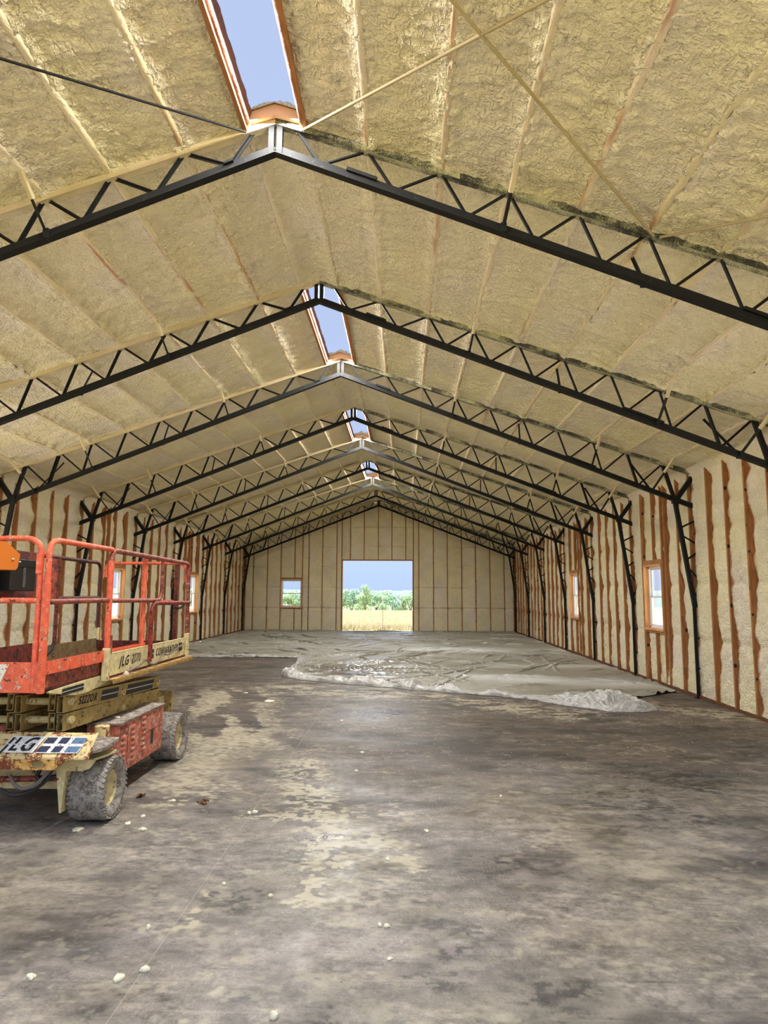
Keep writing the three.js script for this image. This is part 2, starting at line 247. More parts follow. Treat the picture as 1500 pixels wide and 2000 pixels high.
// ------------------------------------------------------------------ ceiling: foam between foam-coated purlins, metal roof above
const ceiling = structure('ceiling');
{
  // height of the foam surface above the purlins' underside
  function foamH(s, w, z, za, zb, seed, hi) {
    const e = Math.min(s, w - s), ez = Math.min(za - z, z - zb);
    let h = 0.055 + 0.012 * vn(s * 3 + seed, z * 1.3 + seed);
    h -= 0.022 * Math.exp(-e * e / 0.004) + 0.03 * Math.exp(-ez * ez / 0.004);
    // spray passes: soft ridges across the bay
    const ph = z * 4.2 + 0.7 * vn(s * 2.2 + seed, z * 1.1) + 0.25 * vn(s * 7, z * 3 + seed); const fr = ph - Math.floor(ph);
    h -= 0.030 * sstep(0, 0.12, fr) * (1 - fr) ** 1.5 * clamp(0.55 + 0.75 * vn(seed * 3.1 + Math.floor(ph) * 0.37, s * 2));
    if (hi) {
      const l = Math.abs(vn(s * 26 + seed * 7, z * 26)), m = Math.abs(vn(s * 13 + seed * 3 + 0.7 * vn(s * 30, z * 30), z * 15));
      h -= 0.016 * Math.pow(l, 0.7) + 0.022 * Math.pow(m, 0.7);
      const bead = Math.exp(-((e - 0.05) ** 2) / 0.0016) * (0.5 + 0.5 * vn(seed * 5, z * 3));
      h -= 0.045 * bead * Math.sqrt(Math.abs(vn(seed, z * 15)));
    }
    return h;
  }
  for (let b = 0; b <= 9; b++) {
    const [za, zb] = bayZ(b); if (za - zb < 0.05) continue;
    const hi = b >= 0 && b <= 2, nz = b === 0 || b === 1 ? 120 : b === 2 ? 80 : b <= 4 && b > 0 ? 44 : 20, nx = b === 0 || b === 1 ? 24 : b === 2 ? 16 : 10;
    for (const sd of [-1, 1]) for (let k = 0; k < PURL.length - 1; k++) {
      const x0 = PURL[k], x1 = PURL[k + 1], w = x1 - x0, seed = (b + 3) * 7.13 + k * 3.37 + (sd > 0 ? 50 : 0);
      const g = grid(lin(0, w, nx), lin(za, zb, nz), (s, z) => { const x = x0 + s; return [sd * x, roofY(x) + foamH(s, w, z, za, zb, seed, hi || b === 3), z, s + seed * 0.37, z]; }, sd < 0);
      mesh('foam_panel', tint(g), M.foam, ceiling);
    }
    // the ridge strip of a closed bay
    if (!openBay(b)) {
      const g = grid(lin(-0.25, 0.25, 14), lin(za, zb, nz), (x, z) => [x, 5.91 - 0.22 * Math.abs(x) + foamH(x + 0.25, 0.5, z, za, zb, b * 5.1 + 2, true) - 0.03, z, x + b, z]);
      mesh('foam_panel', tint(g), M.foam, ceiling);
    } else {
      // wooden curbs of the skylight and the gabled header at its two ends
      for (const sd of [-1, 1]) mesh('skylight_curb', uvm(box(sd * 0.25, sd * 0.288, 5.80, 6.10, za - 0.03, zb + 0.03).applyMatrix4(new THREE.Matrix4())), M.wood, ceiling);
      for (const z of [za - 0.09, zb + 0.05]) {
        mesh('skylight_header', uvm(extrude([[-0.25, 5.845], [0, 5.915], [0.25, 5.845], [0.25, 5.935], [0, 6.02], [-0.25, 5.935]], 0.04).translate(0, 0, z)), M.headerWood, ceiling);
        const us = lin(-0.25, 0.25, 30), g = grid(us, lin(0, 1, 8), (x, v) => { const t = v * Math.PI, h = 0.05 + 0.025 * vn(x * 18 + b, 3) + 0.012 * vn(x * 50, b); return [x, 6.02 - 0.34 * Math.abs(x) + h * Math.sin(t) - 0.005, z + 0.02 + 0.045 * Math.cos(t), x, v * 0.1]; });
        mesh('foam_cap', g, M.foamFlat, ceiling);
      }
      // glowing diffusing panel over the opening, and the daylight it sends down
      const P = [[-0.34, 6.10], [0, 6.22], [0.34, 6.10], [0.34, 6.104], [0, 6.224], [-0.34, 6.104]];
      mesh('skylight_panel', grid([-0.34, 0, 0.34], [za + 0.3, zb - 0.3], (x, z) => [x, 6.22 - 0.36 * Math.abs(x), z]), M.skylight, ceiling);
      const daylight = new THREE.RectAreaLight(new THREE.Color().setRGB(0.98, 0.98, 0.97), SKYLIGHT, 0.36, za - zb - 0.18); daylight.name = 'skylight_daylight'; daylight.position.set(0, 5.875, (za + zb) / 2); daylight.rotation.x = -Math.PI / 2; scene.add(daylight);
      for (const z of [za + 0.3, zb - 0.3]) { const s = new THREE.Shape([V(-0.34, 6.03), V(0.34, 6.03), V(0.34, 6.1), V(0, 6.22), V(-0.34, 6.1)].map((p) => new THREE.Vector2(p.x, p.y))); mesh('skylight_panel', new THREE.ShapeGeometry(s).translate(0, 0, z), M.skylight, ceiling); }
    }
  }
  // purlins run the whole length, sprayed over, with bare wood showing here and there
  const zs = []; for (let z = ZOPEN; z > -12; z -= 0.035) zs.push(z); for (let z = -12; z > ZBACK; z -= 0.12) zs.push(z); zs.push(ZBACK);
  const inOpening = (z) => [0, 2, 4, 6].some((b) => z < bayZ(b)[0] - 0.06 && z > bayZ(b)[1] + 0.06);
  for (const sd of [-1, 1]) for (let k = 0; k < PURL.length; k++) {
    const x = PURL[k], y = roofY(x), seed = k * 4.7 + (sd > 0 ? 33 : 0);
    const prof = [[-0.05, 0.11], [-0.036, 0.055], [-0.031, 0.012], [-0.02, -0.002], [0, -0.006], [0.02, -0.002], [0.031, 0.012], [0.036, 0.055], [0.05, 0.11]];
    const us = prof.map((_, i) => i);
    const g = grid(us, zs, (u, z) => { const [px, py] = prof[u], n = vn(z * 9 + seed, u * 0.8) * 0.006 + vn(z * 28, u + seed) * 0.003; return [sd * (x + px * (1 + n * 30 * 0.6)), y + py + n + (x > 6 ? -0.03 : 0), z, u * 0.03 + seed, z]; }, sd < 0);
    const n = g.attributes.position.count, col = new Float32Array(n * 3);
    for (let i = 0; i < n; i++) {
      const z = g.attributes.position.getZ(i), u = i % us.length, bare = (k > 0 && k < 6 && sd > 0 || k < 4 && k > 0 && sd < 0) && u > 1 && u < 7 ? 0.85 * sstep(0.52, 0.85, vn(z * 0.8 + seed * 3, u * 0.5 + seed) + 0.35 * vn(z * 6, u + seed) + (k === 1 && sd > 0 && z > -5.6 && z < -3.2 && u > 3 ? 0.4 : 0)) : 0;
      if (k === 0 && inOpening(z)) { const q = 0.9 + 0.3 * vn(z * 4, u * 0.7); col.set([0.20 * q, 0.085 * q, 0.05 * q], i * 3); continue; }   // the opening's edge boards are bare
      const tan = clamp(0.5 + 0.6 * vn(z * 0.5 + seed, 2)); col[i * 3] = lerp(lerp(0.95, 0.84, tan), 0.52, bare); col[i * 3 + 1] = lerp(lerp(0.93, 0.76, tan), 0.28, bare); col[i * 3 + 2] = lerp(lerp(0.9, 0.68, tan), 0.2, bare);
    }
    g.setAttribute('color', new THREE.BufferAttribute(col, 3));
    mesh('purlin', g, M.foamPurlin, ceiling);
  }
  // metal roof
  const roofT = [];
  for (const sd of [-1, 1]) { const a = V(sd * 0.29, roofY(0.29) + 0.17, 0), b = V(sd * 6.6, roofY(6.6) + 0.17, 0), L = a.distanceTo(b), g = new THREE.BoxGeometry(L, 0.02, ZOPEN - ZBACK + 0.6).rotateZ(Math.atan2(b.y - a.y, b.x - a.x)).translate((a.x + b.x) / 2, (a.y + b.y) / 2, (ZOPEN + ZBACK) / 2); roofT.push(g); }
  for (let b = 0; b <= 9; b++) if (!openBay(b)) { const [za, zb] = bayZ(b); if (za - zb > 0.05) roofT.push(box(-0.32, 0.32, 6.0, 6.03, za, zb)); }
  mesh('metal_roof', uvm(merge(roofT)), M.sheet, ceiling);
  // sprayed eave boards where the roof meets the walls
  for (const sd of [-1, 1]) {
    const g = grid(lin(0, 1, 6), lin(ZOPEN, ZBACK, 240), (t, z) => { const a = t * Math.PI / 2; return [sd * (6.03 + 0.2 * Math.sin(a) + 0.008 * vn(z * 5, t * 3)), 3.66 + 0.26 * (1 - Math.cos(a)) * 0 + lerp(0.23, 0.0, Math.sin(a)) + 0.01 * vn(z * 4 + 9, t * 2), z, t * 0.2, z]; }, sd > 0);
    mesh('eave_foam', g, M.foamFlat, ceiling);
  }
}
// ------------------------------------------------------------------ side walls: studs, sprayed foam between them, girts, siding
const GIRTS = [0.98, 1.9, 2.8, 3.55];
const WIN_Y = [1.045, 2.285];
const WINS = { 1: [[-13.03, -13.95], [-19.24, -20.14]], [-1]: [[-16.2, -17.12], [-22.42, -23.34]] };
// roller-door openings in the near bays of both side walls, standing open
const SIDE_DOORS = { 1: [[-5.72, -8.3]], [-1]: [[-5.72, -8.3], [-8.78, -11.36]] }, SIDE_H = 3.2;
let windowCount = 0;
function buildWindow(toWorld, w, label) {   // local: x across 0..w, y up from the sill, z into the wall; toWorld places the group
  const g = structure('window_' + (++windowCount)); toWorld(g);
  const h = WIN_Y[1] - WIN_Y[0];
  // wooden lining of the opening
  mesh('jamb_lining', uvm(box(-0.02, 0, -0.02, h + 0.02, -0.012, 0.15)), M.woodNew, g);
  mesh('jamb_lining', uvm(box(w, w + 0.02, -0.02, h + 0.02, -0.012, 0.15), 0.3), M.woodNew, g);
  mesh('sill_board', uvm(box(-0.02, w + 0.02, -0.035, 0, -0.02, 0.15), 0.2), M.woodNew, g);
  mesh('head_board', uvm(box(-0.02, w + 0.02, h, h + 0.025, -0.012, 0.15), 0.1), M.woodNew, g);
  const fr = 0.045;
  const ring = (x0, x1, y0, y1, t, za, zb, name) => mesh(name, merge([rbox(x0, x0 + t, y0, y1, za, zb, 0.004), rbox(x1 - t, x1, y0, y1, za, zb, 0.004), rbox(x0, x1, y0, y0 + t, za, zb, 0.004), rbox(x0, x1, y1 - t, y1, za, zb, 0.004)]), M.vinyl, g);
  ring(0, w, 0, h, fr, 0.085, 0.165, 'window_frame');
  const up = ring(fr - 0.005, w - fr + 0.005, h / 2 - 0.02, h - fr + 0.005, 0.035, 0.13, 0.155, 'upper_sash'), lo = ring(fr - 0.005, w - fr + 0.005, fr - 0.005, h / 2 + 0.02, 0.035, 0.10, 0.125, 'lower_sash');
  mesh('pane', box(fr, w - fr, h / 2, h - fr, 0.142, 0.143), M.glass, up);
  mesh('pane', box(fr, w - fr, fr, h / 2, 0.112, 0.113), M.glass, lo);
  mesh('sash_lock', merge([rbox(w / 2 - 0.03, w / 2 + 0.03, h / 2 + 0.02, h / 2 + 0.032, 0.1, 0.125, 0.004)]), M.vinyl, lo);
  return g;
}
for (const sd of [1, -1]) {
  const wall = structure(sd > 0 ? 'wall_right' : 'wall_left'), wins = WINS[sd];
  const step = FRAME / 5, nFirst = -10;
  const hits = (za, zb) => wins.find(([a, b]) => za > b + 0.02 && zb < a - 0.02);
  // positions of the studs: a regular grid, moved off the frames' columns, plus the jacks beside each window
  let list = [];
  for (let k = nFirst; k < 42; k++) { const z = Z1 - k * step - (((k % 5) + 5) % 5 === 0 ? 0.075 : 0); if (z < ZOPEN - 0.02 && z > ZBACK + 0.08) list.push([z, 0, 3.82]); }
  list.push([ZOPEN - 0.02, 0, 3.82], [ZBACK + 0.02, 0, 3.82]);
  const cuts = [];
  for (const [a, b] of wins) {
    list = list.flatMap((s) => (s[0] < a + 0.03 && s[0] > b - 0.03) ? [[s[0], 0, WIN_Y[0] - 0.04, 1], [s[0], WIN_Y[1] + 0.12, 3.82, 1]] : [s]);
    list.push([a + 0.045, 0, 3.82], [b - 0.045, 0, 3.82]); cuts.push(a, b);
  }
  for (const [a, b] of SIDE_DOORS[sd]) { list = list.map((s) => (s[0] < a - 0.03 && s[0] > b + 0.03 ? [s[0], SIDE_H + 0.14, 3.82, 2] : s)); list.push([a + 0.02, 0, 3.82], [b - 0.02, 0, 3.82]); mesh('door_header', uvm(box(sd * HALF, sd * (HALF + 0.14), SIDE_H, SIDE_H + 0.14, a, b), 0.4), M.wood, wall); }
  list.sort((p, q) => q[0] - p[0]);
  // neighbours closer than 9 cm are nailed together: keep both, they touch
  const X = (d) => sd * (HALF + d);
  list.forEach(([z, y0, y1], i) => mesh('stud', uvm(box(X(0), X(0.14), y0, y1, z + 0.019, z - 0.019), (i * 0.37) % 3), M.wood, wall));
  const bays = [];   // [za, zb, y0, y1]
  const full = [...new Set(list.filter((s) => !s[3]).map((s) => s[0]))];
  for (let i = 0; i < full.length - 1; i++) {
    const za = full[i] - 0.019, zb = full[i + 1] + 0.019; if (za - zb < 0.03) continue;
    const win = hits(za, zb);
    if (SIDE_DOORS[sd].some(([a, b]) => za < a + 0.01 && zb > b - 0.01)) { const inn = list.filter((s) => s[3] === 2 && s[0] < za && s[0] > zb).map((s) => s[0]), ed = [za, ...inn.flatMap((z) => [z + 0.019, z - 0.019]), zb]; for (let e = 0; e < ed.length; e += 2) bays.push([ed[e], ed[e + 1], SIDE_H + 0.14, 3.8]); continue; }
    if (!win) { bays.push([za, zb, 0.04, 3.8]); continue; }
    const inner = list.filter((s) => s[3] && s[0] < za && s[0] > zb && s[1] > 1).map((s) => s[0]), edges = [za, ...inner.flatMap((z) => [z + 0.019, z - 0.019]), zb];
    for (let e = 0; e < edges.length; e += 2) bays.push([edges[e], edges[e + 1], 0.04, WIN_Y[0] - 0.075], [edges[e], edges[e + 1], WIN_Y[1] + 0.12, 3.8]);
    mesh('window_header', uvm(box(X(0), X(0.14), WIN_Y[1] + 0.026, WIN_Y[1] + 0.115, za, zb), 0.6), M.wood, wall);
    mesh('window_sill_plate', uvm(box(X(0.002), X(0.14), WIN_Y[0] - 0.075, WIN_Y[0] - 0.036, za, zb), 0.9), M.wood, wall);
  }
  bays.forEach(([za, zb, y0, y1], i) => {
    const w = za - zb, near = za < -8 && za > -17, ny = Math.max(6, Math.round((y1 - y0) * (near ? 34 : 16))), nx = Math.max(4, Math.round(w * (near ? 44 : 22))), seed = i * 5.31 + (sd > 0 ? 0 : 200);
    const soft = 0.75 + 0.5 * (LAT[(i * 97 + 13) & 65535] * 0.5 + 0.5);
    const g = grid(lin(0, w, nx), lin(y0, y1, ny), (s, y) => {
      const t = w - s;   // distance from the far stud, whose side faces the open end
      let gd = 0, gn = 0; for (const q of GIRTS) { gd += Math.exp(-((y - q) ** 2) / 0.02); gn += Math.exp(-((y - q) ** 2) / 0.0022); }
      const c = 0.056 + 0.04 * vn(seed, y * 1.1) + 0.022 * vn(seed + 9, y * 5) + 0.008 * vn(seed, y * 18) + 0.05 * gd * soft * (0.6 + 0.4 * vn(seed + 3, y)) - 0.022 * sstep(2.0, 3.6, y) * (0.5 + vn(seed + 61, 2));
      const c2 = 0.06 + 0.03 * vn(seed + 40, y * 2.1) + 0.03 * gd;
      let d = 0.030 + 0.010 * vn(s * 4 + seed, y * 1.5) + 0.012 * gd + 0.028 * gn * (0.6 + 0.4 * vn(seed, y + 3));
      d = lerp(d, c, Math.exp(-t * t / (0.010 * soft))); d = lerp(d, c2, Math.exp(-s * s / 0.004));
      if (y0 > 2 || y1 < 1.1) d = Math.max(d, 0.05 + 0.02 * vn(s * 5 + seed, y * 3));
      d += 0.008 * vn(s * 20 + seed, y * 14) + 0.006 * vn(s * 42, y * 30 + seed);
      return [X(clamp(d, 0.004, 0.139)), y, za - s, s + seed * 0.31, y];
    }, sd < 0);
    // thin overspray near the far stud lets the wood show through
    tint(g, (q, x, y, z) => {
      const t = z - zb, gd = GIRTS.reduce((m, gy) => m + Math.exp(-((y - gy) ** 2) / 0.012), 0), wide = Math.max(0.006, 0.024 + 0.02 * vn(seed + 21, y * 2.3) + 0.02 * vn(seed + 5, y * 9) + 0.045 * gd * Math.abs(vn(seed + 2, y * 0.8 + 3))) , k = clamp(1.15 * Math.exp(-((t / wide) ** 2) * 0.7) + 0.12 * vn(z * 40, y * 40)) * (t < wide * 3 ? 1 : 0), n = 0.9 + 0.3 * vn(seed, y * 4);
      return [lerp(1, 0.56 * n, k), lerp(1, 0.29 * n, k), lerp(1, 0.17 * n, k)];
    });
    mesh('foam_panel', g, M.foam, wall);
  });
  for (const y of GIRTS) {
    const dc = y < SIDE_H ? SIDE_DOORS[sd].flat() : [], seg = [ZOPEN, ...dc, ...(y > WIN_Y[0] - 0.1 && y < WIN_Y[1] + 0.1 ? cuts : []), ZBACK], parts = [];
    for (let i = 0; i < seg.length; i += 2) parts.push(box(X(0.128), X(0.165), y - 0.045, y + 0.045, seg[i] + (i ? -0.03 : 0), seg[i + 1] + (i + 1 < seg.length - 1 ? 0.03 : 0)));
    mesh('girt', uvm(merge(parts)), M.wood, wall);
  }
  { const sg = [ZOPEN, ...SIDE_DOORS[sd].flat(), ZBACK + 0.02], pl = []; for (let i = 0; i < sg.length; i += 2) pl.push(box(X(-0.012), X(0.14), 0, 0.038, sg[i], sg[i + 1])); mesh('sill_plate', uvm(merge(pl)), M.woodSill, wall); }
  mesh('top_plate', uvm(box(X(0.01), X(0.16), 3.82, 3.86, ZOPEN, ZBACK + 0.02)), M.wood, wall);
  const sid = [box(X(0.166), X(0.186), SIDE_H, 4.0, ZOPEN, ZBACK - 0.2)];
  for (const [y0, y1, c] of [[-0.1, WIN_Y[0], []], [WIN_Y[0], WIN_Y[1], cuts], [WIN_Y[1], SIDE_H, []]]) { const sg = [ZOPEN, ...SIDE_DOORS[sd].flat(), ...c, ZBACK - 0.2]; for (let i = 0; i < sg.length; i += 2) sid.push(box(X(0.166), X(0.186), y0, y1, sg[i], sg[i + 1])); }
  mesh('siding', uvm(merge(sid)), M.sheet, wall);
  for (const [a, b] of wins) buildWindow((g) => { g.position.set(X(0), WIN_Y[0], sd > 0 ? b + 0 : a); g.rotation.y = sd > 0 ? Math.PI / 2 : -Math.PI / 2; if (sd > 0) g.position.z = a; if (sd < 0) g.position.z = b; }, Math.abs(a - b), '');
}

// ------------------------------------------------------------------ back wall with the wide doorway and one window
{
  const wall = structure('wall_back'), Z = ZBACK, DOOR = [-1.655, 1.55, 3.15], WIN = [-4.42, -3.485];
  const top = (x) => 5.99 - 0.339 * Math.abs(x);
  const studs = [-6.06, -5.70, -5.06, -4.445, -3.46, -3.175, -2.555, -1.905, -1.674, 1.569, 1.815, 2.475, 3.105, 3.745, 4.375, 5.015, 5.65, 6.06];
  const prism = (x, y0) => uvm(extrude([[x - 0.019, y0], [x + 0.019, y0], [x + 0.019, top(x + 0.019)], [x - 0.019, top(x - 0.019)]], 0.14).translate(0, 0, Z - 0.14), (x * 3.1 + 30) % 2);
  studs.forEach((x) => mesh('stud', prism(x, 0), M.wood, wall));
  for (const x of [-1.29, -0.665, -0.02, 0.595, 1.228]) mesh('stud', prism(x, DOOR[2] + 0.05), M.wood, wall);
  mesh('stud', prism(-3.81, WIN_Y[1] + 0.09), M.wood, wall); mesh('stud', uvm(box(-3.829, -3.791, 0, WIN_Y[0] - 0.06, Z, Z - 0.14)), M.wood, wall);
  mesh('door_header', uvm(box(DOOR[0], DOOR[1], DOOR[2], DOOR[2] + 0.05, Z + 0.004, Z - 0.14)), M.wood, wall);
  mesh('door_jamb', uvm(box(DOOR[0], DOOR[0] + 0.02, 0, DOOR[2], Z + 0.01, Z - 0.2)), M.wood, wall); mesh('door_jamb', uvm(box(DOOR[1] - 0.02, DOOR[1], 0, DOOR[2], Z + 0.01, Z - 0.2)), M.wood, wall);
  mesh('window_header', uvm(box(WIN[0], WIN[1], WIN_Y[1] + 0.026, WIN_Y[1] + 0.085, Z, Z - 0.14)), M.wood, wall);
  mesh('window_sill_plate', uvm(box(WIN[0], WIN[1], WIN_Y[0] - 0.06, WIN_Y[0] - 0.036, Z, Z - 0.14)), M.wood, wall);
  const bays = [];
  for (let i = 0; i < studs.length - 1; i++) { const a = studs[i] + 0.019, b = studs[i + 1] - 0.019; if (b - a < 0.03 || (a > DOOR[0] - 0.1 && b < DOOR[1] + 0.1)) continue; if (a < WIN[1] && b > WIN[0]) continue; bays.push([a, b, 0.03]); }
  bays.push([-4.426, -3.829, WIN_Y[1] + 0.085], [-3.791, -3.479, WIN_Y[1] + 0.085], [-4.426, -3.829, 0.03, WIN_Y[0] - 0.06], [-3.791, -3.479, 0.03, WIN_Y[0] - 0.06]);
  const hx = [-1.674, -1.29, -0.665, -0.02, 0.595, 1.228, 1.569]; for (let i = 0; i < 6; i++) bays.push([hx[i] + 0.019, hx[i + 1] - 0.019, DOOR[2] + 0.05]);
  const G2 = [1.0, 1.91, 2.86, 3.8, 4.7];
  bays.forEach(([a, b, y0, y1], i) => {
    const w = b - a, seed = i * 3.77 + 5, vs = lin(0, 1, 150);
    const g = grid(lin(0, w, Math.max(4, Math.round(w * 26))), vs, (s, v) => {
      const x = a + s, y = lerp(y0, y1 ?? top(x), v), e = Math.min(s, w - s);
      let gn = 0; G2.forEach((q, n) => { gn += Math.exp(-((y - q - 0.008 * vn(x * 2, q)) ** 2) / 0.0009) * (n === 0 ? 1 : 0.5 + 0.5 * vn(x * 1.7 + 5, q * 3)); });
      let d = 0.012 + 0.008 * vn(s * 3 + seed, y * 1.2) + 0.10 * gn * clamp(0.75 + 0.7 * vn(x * 2.2, q2(y) * 3.3)) + (0.012 + 0.012 * vn(seed, y * 3)) * Math.exp(-e * e / 0.0008) + 0.003 * vn(s * 30, y * 30 + seed);
      return [x, y, Z - clamp(d, 0.002, 0.138), x + seed, y];
    });
    mesh('foam_panel', g, M.foamFlat, wall);
  });
  function q2(y) { return Math.round(y); }
  const sid = [box(-6.3, DOOR[0], -0.1, WIN_Y[0], Z - 0.166, Z - 0.186), box(-6.3, WIN[0], WIN_Y[0], WIN_Y[1], Z - 0.166, Z - 0.186), box(WIN[1], DOOR[0], WIN_Y[0], WIN_Y[1], Z - 0.166, Z - 0.186), box(-6.3, DOOR[0], WIN_Y[1], DOOR[2], Z - 0.166, Z - 0.186), box(DOOR[1], 6.3, -0.1, DOOR[2], Z - 0.166, Z - 0.186),
    extrude([[-6.3, DOOR[2]], [6.3, DOOR[2]], [6.3, 3.95], [0, 6.1], [-6.3, 3.95]], 0.02).translate(0, 0, Z - 0.186)];
  mesh('siding', uvm(merge(sid)), M.sheet, wall);
  const girts = []; for (const q of G2) { const xm = Math.min(6.1, (5.9 - q) / 0.339), cut = q < 3 ? [[-xm, q > 1.05 && q < 2.3 ? WIN[0] - 0.03 : DOOR[0]], ...(q > 1.05 && q < 2.3 ? [[WIN[1] + 0.03, DOOR[0]]] : []), [DOOR[1], xm]] : [[-xm, xm]]; for (const [p, r] of cut) girts.push(box(p, r, q - 0.045, q + 0.045, Z - 0.12, Z - 0.165)); }
  mesh('girt', uvm(merge(girts)), M.wood, wall);
  mesh('threshold', uvm(box(DOOR[0], DOOR[1], 0, 0.015, Z - 0.02, Z - 0.2)), M.sheet, wall);
  buildWindow((g) => { g.position.set(WIN[0] + 0.0, WIN_Y[0], Z); g.rotation.y = Math.PI; g.position.x = WIN[1]; }, WIN[1] - WIN[0], '');
}
// the open end behind the camera: posts and a beam of the bare end frame
{
  const wall = structure('wall_front');
  for (const sd of [-1, 1]) mesh('end_post', uvm(box(sd * 6.0, sd * 6.26, 0, 3.9, ZOPEN - 0.05, ZOPEN - 0.2)), M.wood, wall);
}

// ------------------------------------------------------------------ steel frames
function angleBetween(x1, y1, x2, y2, w, z = 0) { return bar(V(x1, y1, z), V(x2, y2, z), w, w, V(0, 0, 1)); }
const TOPN = [0.2, 0.83, 1.48, 2.07, 2.67, 3.255, 3.855, 4.475, 5.06, 5.684], BOTN = [0.4, 1.05, 1.69, 2.27, 2.844, 3.42, 4.025, 4.61, 5.22];
const tY = (x) => 5.872 - 0.339 * x, bY = (x) => 5.60 - 0.39 * x;
function makeFrame() {
  const t = new THREE.Group();
  for (const sd of [-1, 1]) {
    const P = (name, geo, mat) => { geo = uvm(geo, name.length * 0.13); mesh(name, geo, mat, t); };
    const S = (x, y, z = 0) => V(sd * x, y, z);
    P('top_chord', bar(S(0.0, tY(0) + 0.03), S(6.16, tY(6.16) + 0.03), 0.075, 0.06), sd < 0 ? M.steelFoam : M.steelDust);
    // bottom chord: a pair of angles, the flanges below
    const a = S(0.0, bY(0) + 0.006), b = S(6.24, bY(6.24) + 0.006), up = V(0, 1, 0);
    P('bottom_chord', merge([bar(a, b, 0.085, 0.011, up), bar(a.clone().add(V(0, 0.04, 0.014)), b.clone().add(V(0, 0.04, 0.014)), 0.009, 0.072, up), bar(a.clone().add(V(0, 0.04, -0.014)), b.clone().add(V(0, 0.04, -0.014)), 0.009, 0.072, up)]), M.steel);
    P('king_post', box(sd * 0.012, sd * 0.062, bY(0) + 0.0, tY(0) + 0.03, -0.03, 0.03), M.steel);
    for (let i = 0; i < 9; i++) {
      const wide = i === 8 ? 0.05 : 0.03;
      P('web', angleIron(S(TOPN[i], tY(TOPN[i]) + 0.02), S(BOTN[i], bY(BOTN[i]) + 0.06), wide, 0.008, V(0, 0, 1)), M.steel);
      P('web', angleIron(S(BOTN[i] + 0.02, bY(BOTN[i]) + 0.06), S(TOPN[i + 1] - 0.05, tY(TOPN[i + 1]) + 0.02), 0.027, 0.007, V(0, 0, 1)), M.steel);
    }
    // the leg: from the top chord through the knee, sloping out to the wall, then straight down
    P('column_inner', merge([angleBetween(sd * 5.66, tY(5.66) + 0.02, sd * 5.85, 3.32, 0.055), angleBetween(sd * 5.846, 3.335, sd * 6.10, 1.50, 0.065), bar(S(6.085, 1.6), S(6.085, 0), 0.05, 0.03, V(0, 0, 1))]), M.steel);
    P('column_outer', bar(S(6.235, 3.66), S(6.235, 0), 0.045, 0.03, V(0, 0, 1)), M.steelDust);
    P('knee_brace', bar(S(5.865, 3.35), S(6.15, 3.74), 0.075, 0.075, V(0, 0, 1)), M.steel);
    P('knee_plate', box(sd * 5.80, sd * 5.93, 3.29, 3.40, -0.045, 0.045), M.steel);
    for (const [x1, y1, x2, y2] of [[5.91, 2.86, 6.22, 3.01], [5.935, 2.74, 6.22, 2.56], [5.99, 2.31, 6.22, 2.46], [6.01, 2.19, 6.22, 1.95], [6.075, 1.66, 6.22, 1.86]]) P('column_web', angleIron(S(x1, y1), S(x2, y2), 0.028, 0.007, V(0, 0, 1)), M.steel);
    for (const y of [1.53, 0.985, 0.484]) P('column_tie', bar(S(6.09, y), S(6.23, y), 0.03, 0.012, V(0, 0, 1)), M.steel);
    P('base_plate', box(sd * 6.03, sd * 6.27, 0, 0.012, -0.05, 0.05), M.steel);
    // flange braces from the bottom chord to the purlins
    for (const [xb, xt, dir] of [[2.0, 2.07, 1], [3.2, 3.255, -1], [4.42, 4.475, 1], [5.46, 5.684, 1], [5.46, 5.3, -1]]) {
      const foot = S(xb, bY(xb) + 0.06, dir * 0.05), head = S(xt, Math.min(roofY(xt) + 0.02, bY(xb) + 1), dir * (roofY(xt) - bY(xb)) * 0.95);
      P('flange_brace', merge([angleIron(foot, head, 0.026, 0.006), bar(foot.clone().add(V(0, 0.02, 0)), foot.clone().add(V(0, -0.06, 0)), 0.05, 0.02, V(0, 0, 1))]), M.steel);
      if (dir > 0) P('foam_sleeve', bar(foot.clone().lerp(head, 0.52), foot.clone().lerp(head, 1.0), 0.036, 0.036), M.steelFoam);
    }
    if (sd > 0) for (const x of [0.64, 4.0]) P('splice_plate', bar(S(x, bY(x) + 0.085), S(x + (x < 1 ? 0.26 : 0.5), bY(x + (x < 1 ? 0.26 : 0.5)) + 0.085), 0.09, 0.03, V(0, 1, 0)), M.steel);
    else P('splice_plate', bar(S(0.37, bY(0.37) + 0.075), S(0.45, bY(0.45) + 0.075), 0.1, 0.02, V(0, 1, 0)), M.steel);
  }
  t.traverse((m) => { if (m.isMesh) m.name = m.name.replace(/_\d{3}$/, ''); });
  return t;
}
{
  const proto = makeFrame(), ord = ['', 'nearest', 'second', 'third', 'fourth', 'fifth', 'sixth', 'seventh', 'eighth', 'ninth'];
  const where = ['', 'crossing the whole top of the picture below the near skylight', 'its peak against the second skylight', 'whose right leg stands beside the nearest right window', 'peak against the third skylight', 'whose peak is lit grey by the third skylight', 'with its peak against the small farthest skylight', 'whose peak is lit by the farthest skylight', 'the last but one before the back wall', 'standing right against the back wall'];
  for (let i = 1; i <= 9; i++) {
    const f = i === 1 ? proto : proto.clone(); f.name = numbered('steel_frame'); f.position.set(0, 0, ZT(i) + (i === 9 ? 0.05 : 0)); scene.add(f);
    tag(f, (i === 1 ? 'nearest black steel truss frame, ' : i === 9 ? 'farthest black steel truss frame, ' : ord[i] + ' black steel truss from the camera, ') + where[i], 'truss', 'steel truss frames');
  }
}
